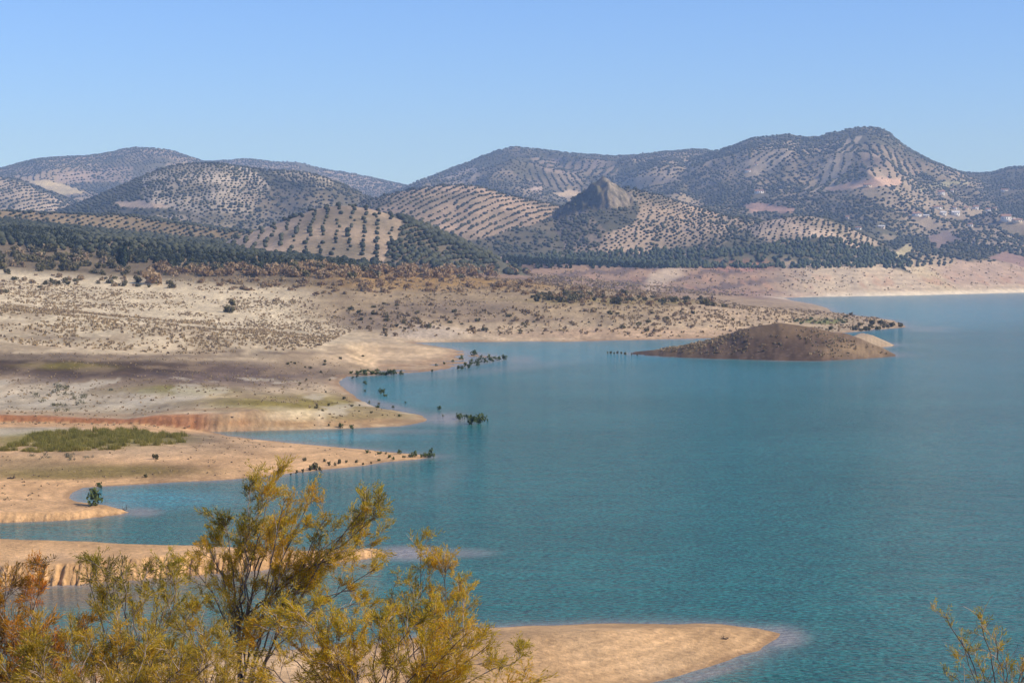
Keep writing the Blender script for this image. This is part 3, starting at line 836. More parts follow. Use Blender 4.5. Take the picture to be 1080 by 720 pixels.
mxw.inputs[6].default_value = (.018, .136, .116, 1); mxw.inputs[7].default_value = (.025, .166, .145, 1)
wr = N.new('ShaderNodeMapRange'); wr.inputs[1].default_value = .39; wr.inputs[2].default_value = .61; wr.inputs[3].default_value = .32; wr.inputs[4].default_value = 1.72  # bright crests and dark troughs of the ripples, put into the water colour
w4 = N.new('ShaderNodeTexNoise'); w4.inputs['Scale'].default_value = 2.4; w4.inputs['Detail'].default_value = 5; w4.inputs['Roughness'].default_value = .7
L.new(mp.outputs[0], w4.inputs['Vector']); wad = N.new('ShaderNodeMath'); wad.operation = 'MULTIPLY_ADD'; wad.inputs[1].default_value = .88
wmu = N.new('ShaderNodeMath'); wmu.operation = 'MULTIPLY'; wmu.inputs[1].default_value = .12
L.new(w3.outputs['Fac'], wmu.inputs[0]); L.new(w4.outputs['Fac'], wad.inputs[0]); L.new(wmu.outputs[0], wad.inputs[2]); L.new(wad.outputs[0], wr.inputs[0])
aturq = N.new('ShaderNodeAttribute'); aturq.attribute_name = 'Turq'
mxt = N.new('ShaderNodeMix'); mxt.data_type = 'RGBA'; L.new(aturq.outputs['Fac'], mxt.inputs[0]); L.new(mxw.outputs[2], mxt.inputs[6]); mxt.inputs[7].default_value = (.040, .245, .265, 1)
wsc = N.new('ShaderNodeVectorMath'); wsc.operation = 'SCALE'; L.new(mxt.outputs[2], wsc.inputs[0]); L.new(wr.outputs[0], wsc.inputs['Scale'])
asilt = N.new('ShaderNodeAttribute'); asilt.attribute_name = 'Silt'
amurk = N.new('ShaderNodeAttribute'); amurk.attribute_name = 'Murk'
mxm = N.new('ShaderNodeMix'); mxm.data_type = 'RGBA'; L.new(amurk.outputs['Fac'], mxm.inputs[0]); L.new(wsc.outputs[0], mxm.inputs[6]); mxm.inputs[7].default_value = (.17, .15, .10, 1)
mxs = N.new('ShaderNodeMix'); mxs.data_type = 'RGBA'; L.new(asilt.outputs['Fac'], mxs.inputs[0]); L.new(mxm.outputs[2], mxs.inputs[6]); mxs.inputs[7].default_value = (.33, .30, .27, 1)
L.new(mxs.outputs[2], bs.inputs['Base Color'])
bs.inputs['Roughness'].default_value = .12; bs.inputs['IOR'].default_value = 1.33; bs.inputs['Specular IOR Level'].default_value = .20
wme.materials.clear(); wme.materials.append(M_WATER)
tag(link('water', wme), 'teal wind-rippled reservoir water', 'water', kind='structure')


# ------------------------------------------------------------------ plant templates
def ico(sub):
    t = (1 + 5 ** .5) / 2
    v = [(-1, t, 0), (1, t, 0), (-1, -t, 0), (1, -t, 0), (0, -1, t), (0, 1, t), (0, -1, -t), (0, 1, -t), (t, 0, -1), (t, 0, 1), (-t, 0, -1), (-t, 0, 1)]
    f = [(0, 11, 5), (0, 5, 1), (0, 1, 7), (0, 7, 10), (0, 10, 11), (1, 5, 9), (5, 11, 4), (11, 10, 2), (10, 7, 6), (7, 1, 8), (3, 9, 4), (3, 4, 2), (3, 2, 6), (3, 6, 8), (3, 8, 9), (4, 9, 5), (2, 4, 11), (6, 2, 10), (8, 6, 7), (9, 8, 1)]
    v = [np.array(a) / np.linalg.norm(a) for a in v]
    for _ in range(sub):
        cache = {}; nf = []
        def mid(a, b):
            k = (min(a, b), max(a, b))
            if k not in cache:
                p = v[a] + v[b]; v.append(p / np.linalg.norm(p)); cache[k] = len(v) - 1
            return cache[k]
        for a, b, c in f:
            ab, bc, ca = mid(a, b), mid(b, c), mid(c, a)
            nf += [(a, ab, ca), (b, bc, ab), (c, ca, bc), (ab, bc, ca)]
        f = nf
    return np.array(v), np.array(f)


def blob(sub, seed, rough=.3, flat=.8):
    v, f = ico(sub)
    r = np.random.default_rng(seed)
    k = 1 + rough * r.uniform(-1, 1, len(v))
    v = v * k[:, None]; v[:, 2] *= flat
    v[:, 2] = np.maximum(v[:, 2], -.62)
    return v, f


def leaf_cloud(n, seed, shape='dome', size=(.12, .3), rx=1.0, rz=1.0, lumps=7, hollow=.45, up=.0):
    """n small leaf-cluster quads spread through lumps; unit radius, base at z=0. returns verts, quads, var"""
    r = np.random.default_rng(seed)
    ctr = []
    for i in range(lumps):
        a = r.uniform(0, 2 * np.pi); q_ = r.uniform(0, .62) ** .7
        if shape == 'dome': z = r.uniform(.25, .95) * (1 - .55 * q_)
        elif shape == 'cone': z = r.uniform(.12, .95); q_ *= (1.05 - z)
        else: z = r.uniform(.1, .9)
        ctr.append((math.cos(a) * q_, math.sin(a) * q_, z, r.uniform(.25, .46) * (1.0 if shape != 'cone' else (1.15 - z * .8))))
    ctr = np.array(ctr)
    k = r.integers(0, lumps, n)
    d = r.normal(size=(n, 3)); d /= np.linalg.norm(d, axis=1)[:, None]
    rad = ctr[k, 3] * (hollow + (1 - hollow) * r.uniform(0, 1, n) ** .5)
    c = ctr[k, :3] + d * rad[:, None] * np.array([1, 1, .8])
    c[:, 2] = np.maximum(c[:, 2], .02)
    nrm = d + .7 * r.normal(size=(n, 3)); nrm /= np.linalg.norm(nrm, axis=1)[:, None]
    t = np.cross(nrm, r.normal(size=(n, 3))); t[:, 2] += up; t /= np.linalg.norm(t, axis=1)[:, None]
    b = np.cross(nrm, t)
    s = r.uniform(size[0], size[1], n)[:, None]
    asp = r.uniform(.45, .8, n)[:, None]
    v = np.stack([c - t * s - b * s * asp * .5, c - t * s * .1 + b * s * asp, c + t * s + b * s * asp * .3, c + t * s * .2 - b * s * asp], 1).reshape(-1, 3)
    v[:, :2] *= rx; v[:, 2] *= rz
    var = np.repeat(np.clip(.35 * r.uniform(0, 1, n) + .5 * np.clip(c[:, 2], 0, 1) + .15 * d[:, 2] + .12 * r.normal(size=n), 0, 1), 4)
    f = np.arange(4 * n).reshape(n, 4)
    return v, f, var


def cloud_mesh(name, mat, *a, **k):
    v, f, var = leaf_cloud(*a, **k)
    me = raw_mesh(name, v, f, mat); set_attr(me, 'Var', var)
    return me


def merged(name, temps, x, y, z, rad, hgt, mat, seed=0, var=None):
    """one mesh holding many scaled and turned copies of templates"""
    r = np.random.default_rng(seed)
    n = len(x); k = r.integers(0, len(temps), n)
    V, Fc, A = [], [], []; off = 0
    ang = r.uniform(0, 2 * np.pi, n)
    vr = r.uniform(.1, .9, n) if var is None else var
    for i, tp in enumerate(temps):
        m = np.nonzero(k == i)[0]
        if not len(m): continue
        tv, tf = tp[0], tp[1]
        c, s = np.cos(ang[m])[:, None], np.sin(ang[m])[:, None]
        X = (tv[None, :, 0] * c - tv[None, :, 1] * s) * rad[m][:, None] + x[m][:, None]
        Yv = (tv[None, :, 0] * s + tv[None, :, 1] * c) * rad[m][:, None] + y[m][:, None]
        Z = tv[None, :, 2] * hgt[m][:, None] + z[m][:, None]
        V.append(np.stack([X, Yv, Z], -1).reshape(-1, 3))
        Fc.append((tf[None] + (np.arange(len(m)) * len(tv))[:, None, None] + off).reshape(-1, tf.shape[1]))
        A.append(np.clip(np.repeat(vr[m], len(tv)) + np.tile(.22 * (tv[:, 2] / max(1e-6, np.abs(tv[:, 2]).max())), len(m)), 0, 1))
        off += len(m) * len(tv)
    me = raw_mesh(name, np.concatenate(V), np.concatenate(Fc), mat)
    set_attr(me, 'Var', np.concatenate(A))
    return me


B20 = [(lambda b: (b[0] + np.array([0, 0, .55]), b[1]))(blob(0, 400 + i, .28, .8)) for i in range(8)]
B80 = [(lambda b: (b[0] + np.array([0, 0, .62]), b[1]))(blob(1, 420 + i, .26, .78)) for i in range(8)]
P20 = []
for i in range(6):
    v_, f_ = ico(1); r_ = np.random.default_rng(440 + i)
    v_ = v_ * (1 + .22 * r_.uniform(-1, 1, len(v_)))[:, None]
    z_ = (v_[:, 2] + 1) / 2
    v_[:, :2] *= (1.1 - .35 * z_)[:, None]; v_[:, 2] = z_ * 2.0 - .1
    P20.append((v_, f_))
TUFTS = []
for i in range(6):
    r_ = np.random.default_rng(460 + i); vv_, ff_ = [], []
    for k_ in range(7):
        a_ = r_.uniform(0, 6.28); w_ = r_.uniform(.25, .5); h_ = r_.uniform(.6, 1.1); o_ = r_.uniform(-.55, .55, 2); ln = r_.uniform(-.4, .4, 2)
        b0 = len(vv_)
        vv_ += [(o_[0] - w_ * math.cos(a_), o_[1] - w_ * math.sin(a_), 0), (o_[0] + w_ * math.cos(a_), o_[1] + w_ * math.sin(a_), 0),
                (o_[0] + ln[0] + .7 * w_ * math.cos(a_), o_[1] + ln[1] + .7 * w_ * math.sin(a_), h_), (o_[0] + ln[0] - .7 * w_ * math.cos(a_), o_[1] + ln[1] - .7 * w_ * math.sin(a_), h_ * .85)]
        ff_.append((b0, b0 + 1, b0 + 2, b0 + 3))
    TUFTS.append((np.array(vv_), np.array(ff_)))

HOUSE_SPOTS = [hit(u_, v_) + (w_,) for (u_, v_, w_) in [(992.0, 206.0, 6.5), (1003.0, 203.0, 3.5), (1058.0, 202.0, 7.0), (988.0, 220.5, 9.0), (1006.0, 221.0, 4.0), (1018.0, 221.0, 4.5), (1028.0, 221.0, 5.5), (966.0, 228.5, 9.0), (976.0, 229.5, 6.0), (994.0, 227.5, 6.0), (1007.0, 228.0, 8.0), (1041.0, 223.5, 5.0), (1048.0, 221.0, 4.0), (1022.5, 239.0, 5.0), (1060.0, 233.5, 10.0), (1072.0, 235.0, 9.0), (893.0, 231.0, 3.4), (904.5, 242.0, 6.0), (929.0, 240.5, 7.0), (914.0, 197.5, 8.0), (800.0, 204.0, 9.0), (788.0, 181.5, 6.0), (797.0, 174.5, 3.0)]]

# ------------------------------------------------------------------ olive groves
trees = []   # x, y, z, r, parcel
r_ = np.random.default_rng(500)
for i, P in enumerate(PARCELS):
    ylo, yhi = P['y']
    us = [p[0] for p in P['p']]
    x0 = min((min(us) - 540) / F * ylo, (min(us) - 540) / F * yhi) - 20; x1 = max((max(us) - 540) / F * ylo, (max(us) - 540) / F * yhi) + 20
    a = math.radians(P['a']); gr, gt = P['g']
    cx, cy = (x0 + x1) / 2, (ylo + yhi) / 2
    Rm = math.hypot(x1 - x0, yhi - ylo) / 2
    s, t = np.meshgrid(np.arange(-Rm, Rm, gt), np.arange(-Rm, Rm, gr))
    s = s.ravel() + r_.normal(0, .15 * gt, s.size); t = t.ravel() + r_.normal(0, .08 * gr, t.size)
    t = t + 5 * vn(s / 120, t / 120, 510 + i)
    X = cx + s * math.cos(a) - t * math.sin(a); Y = cy + s * math.sin(a) + t * math.cos(a)
    m = (X > x0) & (X < x1) & (Y > ylo) & (Y < yhi) & (np.abs(X / (Y - Y0)) < .43)
    X, Y = X[m], Y[m]
    ii = np.clip(np.searchsorted(YY, Y), 0, NY - 1); jj = np.clip(np.searchsorted(TT, X / (Y - Y0)), 0, NT - 1)
    m = (PI2[ii, jj] == i) & (FM2[ii, jj] == 0) & (r_.uniform(size=len(X)) > P['drop'])
    X, Y = X[m], Y[m]
    Z = ground(X, Y)
    m = visible(X, Y, Z, 4.0)
    X, Y, Z = X[m], Y[m], Z[m]
    trees.append(np.stack([X, Y, Z, P['r'] * r_.uniform(.62, 1.28, len(X)) * (1 + .25 * vn(X / 45, Y / 60, 545)), np.full(len(X), i)], 1))
for k in range(6):
    a = math.radians((20, 50, 75, 95, 120, 150)[k]); gt, gr = (13, 13, 12, 12, 14, 13)[k], (19, 17, 20, 18, 18, 20)[k]
    for ylo, yhi in ((2750, 4600), (4600, 7200)):
        x0, x1 = -.345 * yhi, .345 * yhi
        Rm = math.hypot(x1 - x0, yhi - ylo) / 2; cx, cy = 0, (ylo + yhi) / 2
        s, t = np.meshgrid(np.arange(-Rm, Rm, gt), np.arange(-Rm, Rm, gr))
        s = s.ravel() + r_.normal(0, 1.3, s.size); t = t.ravel() + r_.normal(0, .8, t.size) + 12 * vn(s.ravel() / 150, t.ravel() / 150, 515 + k)
        X = cx + s * math.cos(a) - t * math.sin(a); Y = cy + s * math.sin(a) + t * math.cos(a)
        m = (Y > ylo) & (Y < yhi) & (np.abs(X / Y) < .345); X, Y = X[m], Y[m]
        m = patch_of(X, Y)[0] == k; X, Y = X[m], Y[m]
        ii = np.clip(np.searchsorted(YY, Y), 0, NY - 1); jj = np.clip(np.searchsorted(TT, X / (Y - Y0)), 0, NT - 1); o_ = OWN2[ii, jj]
        m = (PI2[ii, jj] < 0) & (FM2[ii, jj] == 0) & (((o_ >= HILL0) & (o_ < HILL0 + 6)) | ((o_ == 0) & (Y > 2900))) & (r_.uniform(size=len(X)) > .08)
        X, Y = X[m], Y[m]; Z = ground(X, Y); m = visible(X, Y, Z, 4.0); X, Y, Z = X[m], Y[m], Z[m]
        trees.append(np.stack([X, Y, Z, 3.1 * r_.uniform(.65, 1.25, len(X)), np.full(len(X), 98)], 1))
# loose trees and scrub over the rest of the hills
for (n, ylo, yhi, rr, clump) in ((31000, 1150, 2750, 2.3, 90), (38000, 2750, 4300, 2.6, 160), (38000, 4300, 7300, 3.0, 260)):
    Y = r_.uniform(ylo, yhi, n); X = (r_.uniform(-165, 1245, n) - 540) / F * Y
    ii = np.clip(np.searchsorted(YY, Y), 0, NY - 1); jj = np.clip(np.searchsorted(TT, X / (Y - Y0)), 0, NT - 1)
    o_ = OWN2[ii, jj]; uvh_ = project(X, Y, GH[ii, jj])
    m = (PI2[ii, jj] < 0) & (FM2[ii, jj] == 0) & ((o_ >= HILL0) | ((o_ == 0) & (GH[ii, jj] > 40) & (Y > 2300)) | ((o_ == 7) & (r_.uniform(size=n) < .45) & ((uvh_[0] < 634) | (uvh_[1] > 216))))
    m &= fbm(X / clump, Y / (clump * 1.5), 3, 530) + .8 > r_.uniform(0, 1.1, n) * .9
    X, Y = X[m], Y[m]; Z = ground(X, Y)
    m = visible(X, Y, Z, 4.0); X, Y, Z = X[m], Y[m], Z[m]
    trees.append(np.stack([X, Y, Z, rr * r_.uniform(.5, 1.35, len(X)), np.full(len(X), 99)], 1))
trees = np.concatenate(trees)
for hx_, hy_, hz_, wp_ in HOUSE_SPOTS:
    ww_ = wp_ * hy_ / F
    trees = trees[~((np.abs(trees[:, 0] - hx_) < ww_ * .75 + 2) & (trees[:, 1] > hy_ - 75) & (trees[:, 1] < hy_ + ww_ * .6))]
print('trees', len(trees))
isol = trees[:, 4] < 90
# nearest olives become objects of their own
near = np.nonzero(trees[:, 4] == 0)[0]
near = near[np.argsort(-trees[near, 3] / trees[near, 1])]
uN, vN = project(trees[near, 0], trees[near, 1], trees[near, 2] + 2)
near = near[(uN > 0) & (uN < 1080) & visible(trees[near, 0], trees[near, 1], trees[near, 2], 2.6, 0)][:290]
rest = np.ones(len(trees), bool); rest[near] = False
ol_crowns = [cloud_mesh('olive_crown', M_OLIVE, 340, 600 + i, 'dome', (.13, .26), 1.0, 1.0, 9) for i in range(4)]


def tube_rings(path, rad, sides=6):
    path = np.asarray(path, float); n = len(path)
    V = []
    for i in range(n):
        d = path[min(i + 1, n - 1)] - path[max(i - 1, 0)]
        d /= max(np.linalg.norm(d), 1e-9)
        a = np.cross(d, (0, 0, 1.0) if abs(d[2]) < .9 else (1.0, 0, 0)); a /= np.linalg.norm(a)
        b = np.cross(d, a)
        for k in range(sides):
            an = 2 * math.pi * k / sides
            V.append(path[i] + rad[i] * (a * math.cos(an) + b * math.sin(an)))
    Fq = []
    for i in range(n - 1):
        for k in range(sides):
            Fq.append((i * sides + k, i * sides + (k + 1) % sides, (i + 1) * sides + (k + 1) % sides, (i + 1) * sides + k))
    return np.array(V), np.array(Fq)


def tubes_mesh(name, paths, mat, sides=5):
    V, Fq, off = [], [], 0
    for p, r in paths:
        v, f = tube_rings(p, r, sides)
        V.append(v); Fq.append(f + off); off += len(v)
    return raw_mesh(name, np.concatenate(V), np.concatenate(Fq), mat, True)


ol_trunk = tubes_mesh('olive_trunk', [([(0, 0, -.15), (.03, .02, .16), (-.02, .03, .36)], [.13, .10, .08]), ([(-.02, .03, .3), (.12, .05, .5), (.22, .1, .68)], [.07, .05, .03]), ([(-.02, .03, .3), (-.14, -.04, .5), (-.2, -.12, .7)], [.07, .05, .03])], M_BARKD)
for k_, i in enumerate(near):
    x, y, z, r, _p = trees[i]
    e = empty('olive_tree', (x, y, z - .1), random.uniform(0, 6.28), 1.0)
    s = r * 1.1
    e.scale = (s, s, s * random.uniform(1.25, 1.5))
    tag(e, 'round grey-green olive tree in the front rows of the dark left grove', 'olive tree', 'olive trees at the near edge of the left grove')
    link('crown', ol_crowns[k_ % 4], e); link('trunk', ol_trunk, e)
ta = trees[rest]
mids = ta[:, 1] < 1800
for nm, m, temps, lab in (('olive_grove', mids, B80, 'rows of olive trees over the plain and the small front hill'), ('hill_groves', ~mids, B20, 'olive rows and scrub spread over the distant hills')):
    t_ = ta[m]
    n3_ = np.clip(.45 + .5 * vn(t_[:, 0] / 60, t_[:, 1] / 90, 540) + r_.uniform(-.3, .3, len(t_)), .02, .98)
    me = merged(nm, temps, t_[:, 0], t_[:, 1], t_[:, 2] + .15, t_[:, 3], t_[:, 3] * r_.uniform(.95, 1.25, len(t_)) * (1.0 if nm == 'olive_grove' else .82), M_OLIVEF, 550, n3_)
    tag(link(nm, me), lab, 'trees', kind='stuff')

# pine belt along the foot of the hills
pts_ = []
PB = [(530, 274), (600, 268), (680, 264), (760, 264), (800, 262), (832, 253), (868, 250), (925, 262), (962, 277), (962, 283), (850, 283), (530, 283)]
Y = r_.uniform(1900, 2700, 36000); X = (r_.uniform(520, 970, 36000) - 540) / F * Y; Z = ground(X, Y)
u_, v_ = project(X, Y, Z)
m = inside(u_, v_, PB) & visible(X, Y, Z, 8, 0) & (Z > 22)
pn = np.stack([X, Y, Z], 1)[m]
sel = []
cell = {}
for p in pn:
    k = (int(p[0] // 5.5), int(p[1] // 7))
    if k not in cell:
        cell[k] = 1; sel.append(p)
pn = np.array(sel[:1500]); print('pines', len(pn))
order = np.argsort(pn[:, 1]); pn = pn[order]
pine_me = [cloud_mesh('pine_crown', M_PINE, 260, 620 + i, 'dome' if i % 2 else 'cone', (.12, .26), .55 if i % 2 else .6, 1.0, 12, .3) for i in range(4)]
for k, p in enumerate(pn[:250]):
    o = link('pine_tree', pine_me[k % 4], None, (p[0], p[1], p[2] - .3)); s = random.uniform(3.6, 6.8)
    o.scale = (s * 1.05, s * 1.05, s); o.rotation_euler = (0, 0, random.uniform(0, 6.28))
    tag(o, 'dark green pine in the belt along the foot of the crag hill', 'pine tree', 'pines along the foot of the middle hills')
if len(pn) > 250:
    b = pn[250:]
    me = merged('pine_wood', P20, b[:, 0], b[:, 1], b[:, 2], r_.uniform(1.8, 3.2, len(b)), r_.uniform(1.9, 3.4, len(b)), M_PINE, 640)
    tag(link('pine_wood', me), 'dense dark pine wood behind the front pines', 'wood', kind='stuff')


# ------------------------------------------------------------------ shrubs one by one
def shrub_set(name, mats, n, seed, **k):
    return [cloud_mesh(name + '_leaves', mats, n, seed + i, **k) for i in range(4)]


S_DARK = shrub_set('scrub', M_SCRUB, 170, 700, size=(.10, .24))
S_DRY = shrub_set('dry', M_DRY, 130, 710, size=(.10, .24))
S_RUST = shrub_set('rust', M_RUST, 170, 720, size=(.08, .22), up=.5)
S_GREEN = shrub_set('green', M_GREEN, 210, 730, size=(.07, .18), hollow=.25, lumps=9, up=.6)
M_GREYG = leaf_mat('grey_green_scrub', [(.12, .115, .065), (.20, .185, .105), (.29, .26, .165)], .15, attr='both')


def blade_mesh(name, mat, n, seed, w=(.012, .03)):
    r = np.random.default_rng(seed)
    b = r.normal(0, .36, (n, 2)); h = r.uniform(.45, 1.05, n) * np.clip(1.1 - .5 * np.hypot(b[:, 0], b[:, 1]), .4, 1)
    ln = b * .25 + r.normal(0, .13, (n, 2)); a = r.uniform(0, 6.28, n); ww = r.uniform(*w, n)
    o = np.stack([np.cos(a) * ww, np.sin(a) * ww], 1); z = np.zeros(n)
    V = np.stack([np.column_stack([b - o, z]), np.column_stack([b + o, z]), np.column_stack([b + ln * .6 + o * .8, h * .65]), np.column_stack([b + ln, h])], 1).reshape(-1, 3)
    me = raw_mesh(name, V, np.arange(4 * n).reshape(n, 4), mat)
    set_attr(me, 'Var', np.repeat(r.uniform(.1, .9, n), 4))
    return me


S_REED = [blade_mesh('reed_leaves', M_REED, 190, 740 + i) for i in range(4)]
S_GREY = [cloud_mesh('grey_scrub_leaves', M_GREYG, 75, 750 + i, size=(.07, .17), up=.6) for i in range(4)]


KIND = {id(S_DARK): 'dark_shrub', id(S_DRY): 'dry_bush', id(S_RUST): 'rusty_bush', id(S_GREEN): 'green_shrub', id(S_REED): 'reed_clump', id(S_GREY): 'grey_shrub'}


def plant(name, mes, u, v, hpx, label, cat, group, wide=1.0, sink=.05):
    h = hit(u, v)
    if h is None: return None
    x, y, z = h
    s = hpx * y / F * (.86 if mes is S_GREEN and hpx < 12 else 1)
    if name == 'shrub':
        name = KIND[id(mes)]
    o = link(name, random.choice(mes), None, (x, y, z - sink * s))
    o.scale = (s * .62 * wide, s * .62 * wide, s); o.rotation_euler = (0, 0, random.uniform(0, 6.28))
    return tag(o, label, cat, group)


def scatter_poly(poly, n, minsep=0):
    us = [p[0] for p in poly]; vs = [p[1] for p in poly]; out = []
    while len(out) < n:
        u, v = random.uniform(min(us), max(us)), random.uniform(min(vs), max(vs))
        if inside(np.array([u]), np.array([v]), poly)[0] and float(fbm(np.array([u / 16.0]), np.array([v / 5.0]), 3, 900)[0]) > random.uniform(-.75, .35): out.append((u, v))
    return sorted(out, key=lambda p: -p[1])


GT = 'green shrub at the end of the long middle headland'
for u, v, s in [(531, 379, 6), (527, 380, 5), (518, 381, 6), (512, 382, 5), (505, 383, 6), (498, 384, 6), (491, 386, 5), (486, 389, 6), (501, 375, 7), (487, 379, 5), (478, 382, 3.5), (468, 384, 3), (460, 386, 3), (508, 379, 5), (522, 378.5, 4), (495, 388, 5), (503, 386, 4), (516, 377, 4)]:
    plant('shrub', S_GREEN, u, v, s, GT, 'shrub', 'green shrubs on the middle headland tip', 1.5)
for u, v, s in [(371, 394, 4), (379, 395, 6), (386, 395, 8), (391, 395, 6), (397, 395, 7), (403, 395.5, 6), (410, 395.5, 8), (416, 395.5, 7), (423, 395, 5), (372, 399, 3), (456, 392, 3)]:
    plant('shrub', S_GREEN, u, v, s, 'green shrub in the row where the middle headland meets the cove', 'shrub', 'green shrubs along the cove edge', 1.5)
SINGLE = [(385, 405, 5, 'small green shrub standing in shallow water near the inner cove'), (402, 415, 9, 'tall thin green shrub in the water of the inner cove'), (406, 418, 4, 'small shrub beside the tall thin one in the inner cove'),
          (385, 413, 3, 'tiny twiggy shrub in the water closest to the cove shore'), (389, 425, 3, 'tiny dark shrub at the waterline of the tapered brown headland'), (398, 430, 5, 'dark shrub at the waterline halfway along the brown headland'),
          (414, 430, 3, 'tiny twig shrub in the shallows off the brown headland'), (427, 425, 2.2, 'smallest dark twig out in the cove water'), (464, 432, 5, 'sprawling twiggy shrub in open water off the brown headland'),
          (485, 442, 10, 'round green shrub rising from the water, smaller of the pair'), (503, 447, 15, 'largest green shrub standing in open water off the headland tip'), (467, 439, 2.2, 'tiny twig in the silty water off the headland tip'),
          (494, 442, 4, 'small twigs in the water between the pair of green shrubs'), (514, 444, 3, 'small twigs in the water beside the largest water shrub'), (421, 439, 4, 'small dark shrub on top of the brown headland'),
          (358, 451, 6, 'dark bush at the front waterline of the brown headland'), (371, 452, 6, 'second dark bush at the front waterline of the brown headland'), (100, 533, 18, 'dense dark green bush on the narrow sand point'),
          (104, 514, 8, 'twiggy green shrub at the head of the narrow cove'), (95, 517, 4, 'small low green shrub by the head of the narrow cove'), (162, 484, 7, 'brown-green bush alone on the sand flat'), (153, 503, 4, 'small dry bush low on the sand flat'),
          (346, 449, 3, 'small dark clump at the front edge of the brown headland'), (243, 330, 10, 'olive-brown bush alone on the pale slope'), (245, 322, 7, 'lighter bush just above the lone slope bush'), (180, 304, 8, 'green bush at the rim of the white slope')]
for u, v, s, lab in SINGLE:
    plant('shrub', S_GREEN if u != 162 and u != 153 and v > 335 else S_DARK, u, v, s, lab, 'shrub', None, 1.25 if u != 402 else .8)
for u, v, s in [(455, 482, 10), (449, 482, 8), (444, 482.5, 5), (438, 482, 8), (433, 482, 6), (426, 482.5, 4), (420, 479, 6), (410, 483, 5), (415, 485, 4), (400, 479, 5), (386, 478, 5), (399, 486, 4), (407, 479, 3)]:
    plant('shrub', S_GREEN, u, v, s, 'green shrub at the tip of the sand flat', 'shrub', 'green shrubs at the sand flat tip', 1.1)
for u, v, s in [(358, 489, 6), (347, 491, 5), (331, 495, 9), (326, 496, 6), (337, 496, 5), (319, 498, 4), (365, 488, 4), (375, 488, 4), (320, 486, 5), (312, 499, 4), (342, 487, 4), (383, 490, 3), (391, 489, 3), (353, 491, 4), (306, 501, 3)]:
    plant('shrub', S_DARK, u, v, s, 'dark twiggy shrub along the front waterline of the sand flat', 'shrub', 'dark shrubs along the sand flat waterline', .9)
for u, v in scatter_poly([(-5, 475), (15, 468), (40, 458), (85, 455), (150, 455), (200, 459), (190, 467), (120, 474), (40, 477)], 280):
    plant('reed_clump', S_REED, u, v, random.uniform(4, 8.5), 'yellow-green reed clump in the strip below the red scarp', 'reed clump', 'reed clumps below the red scarp', 1.7)
for u, v in scatter_poly([(30, 480), (80, 478), (100, 482), (90, 486), (40, 485)], 16):
    plant('shrub', S_GREY, u, v, random.uniform(2.5, 5), 'low brown shrub on the sand in front of the reed strip', 'shrub', 'low shrubs in front of the reeds', 1.6)
for u, v in scatter_poly([(28, 412), (50, 402), (90, 418), (88, 434), (55, 434)], 26) + [(116, 412)]:
    plant('shrub', S_GREY, u, v, random.uniform(3, 7), 'grey-green shrub on the pale flat behind the red scarp', 'shrub', 'grey-green shrubs on the pale flat', 1.6)
for u, v in scatter_poly([(0, 262), (60, 264), (100, 268), (140, 276), (140, 292), (100, 288), (60, 287), (0, 290)], 100):
    plant('shrub', random.choice([S_DARK, S_DARK, S_DARK, S_DRY]), u, v, random.uniform(4, 10), 'dark shrub crowding the scrubby knoll at far left', 'shrub', 'shrubs on the left knoll', 1.4)
for u, v in scatter_poly([(0, 286), (110, 284), (190, 288), (190, 310), (90, 300), (0, 312)], 70):
    plant('shrub', random.choice([S_DARK, S_DRY]), u, v, random.uniform(2.5, 6), 'low scrub bush on the white slope below the knoll', 'shrub', 'low bushes on the white slope', 1.6)
for u, v in scatter_poly([(145, 291), (160, 283), (250, 283), (330, 282), (430, 283), (560, 287), (560, 293), (400, 294), (300, 293)], 170):
    plant('shrub', S_RUST if random.random() < .9 else S_DARK, u, v, random.uniform(6, 11), 'rust-brown bush in the hedge along the foot of the olive grove', 'shrub', 'rusty bushes below the olive grove', 1.5)
plant('shrub', S_RUST, 160, 300, 18, 'largest tan bush at the left end of the rusty hedge', 'shrub', None, 1.5)
for u, v in scatter_poly([(200, 296), (330, 294), (500, 293), (640, 306), (640, 316), (480, 308), (330, 312), (240, 306)], 140):
    plant('shrub', S_RUST if random.random() < .6 else S_DRY, u, v, random.uniform(3, 6), 'low orange-brown shrub on the plateau in front of the hedge', 'shrub', 'orange-brown plateau shrubs', 1.7)
for u, v in scatter_poly([(560, 312), (640, 310), (766, 319), (766, 324), (640, 321), (560, 318)], 90):
    plant('shrub', S_DARK if random.random() < .7 else S_RUST, u, v, random.uniform(3.5, 7), 'olive-brown shrub on the crest of the headland behind the island', 'shrub', 'shrubs on the headland crest', 1.5)
for u, v in scatter_poly([(838, 337), (890, 336), (895, 341), (840, 342)], 26):
    plant('shrub', S_GREEN, u, v, random.uniform(2, 3.6), 'low green shrub in the patch behind the island', 'shrub', 'green patch behind the island', 1.8)
for u, v in scatter_poly([(905, 341), (930, 341), (955, 345), (950, 347), (918, 349), (900, 350)], 22) + [(876, 348), (892, 335), (898, 333)]:
    plant('shrub', S_DARK, u, v, random.uniform(3, 5.5), 'dark shrub on the low point right of the island', 'shrub', 'dark shrubs on the low point', 1.4)
for u, v, s in [(641, 373, 3), (644, 373, 3.5), (648, 373, 2.5), (651, 373, 3.5), (655, 373, 3), (660, 374, 4), (666, 374.5, 3), (672, 375, 2.5)]:
    plant('shrub', S_DARK, u, v, s, 'twiggy shrub standing in water off the thin end of the island', 'shrub', 'twiggy shrubs off the island', .7)
for u, v in scatter_poly([(700, 372), (780, 352), (830, 345), (890, 356), (930, 372), (820, 376)], 60):
    plant('shrub', S_DRY, u, v, random.uniform(1.5, 3), 'small dry bush on the brown island', 'shrub', 'dry bushes on the island', 1.5)
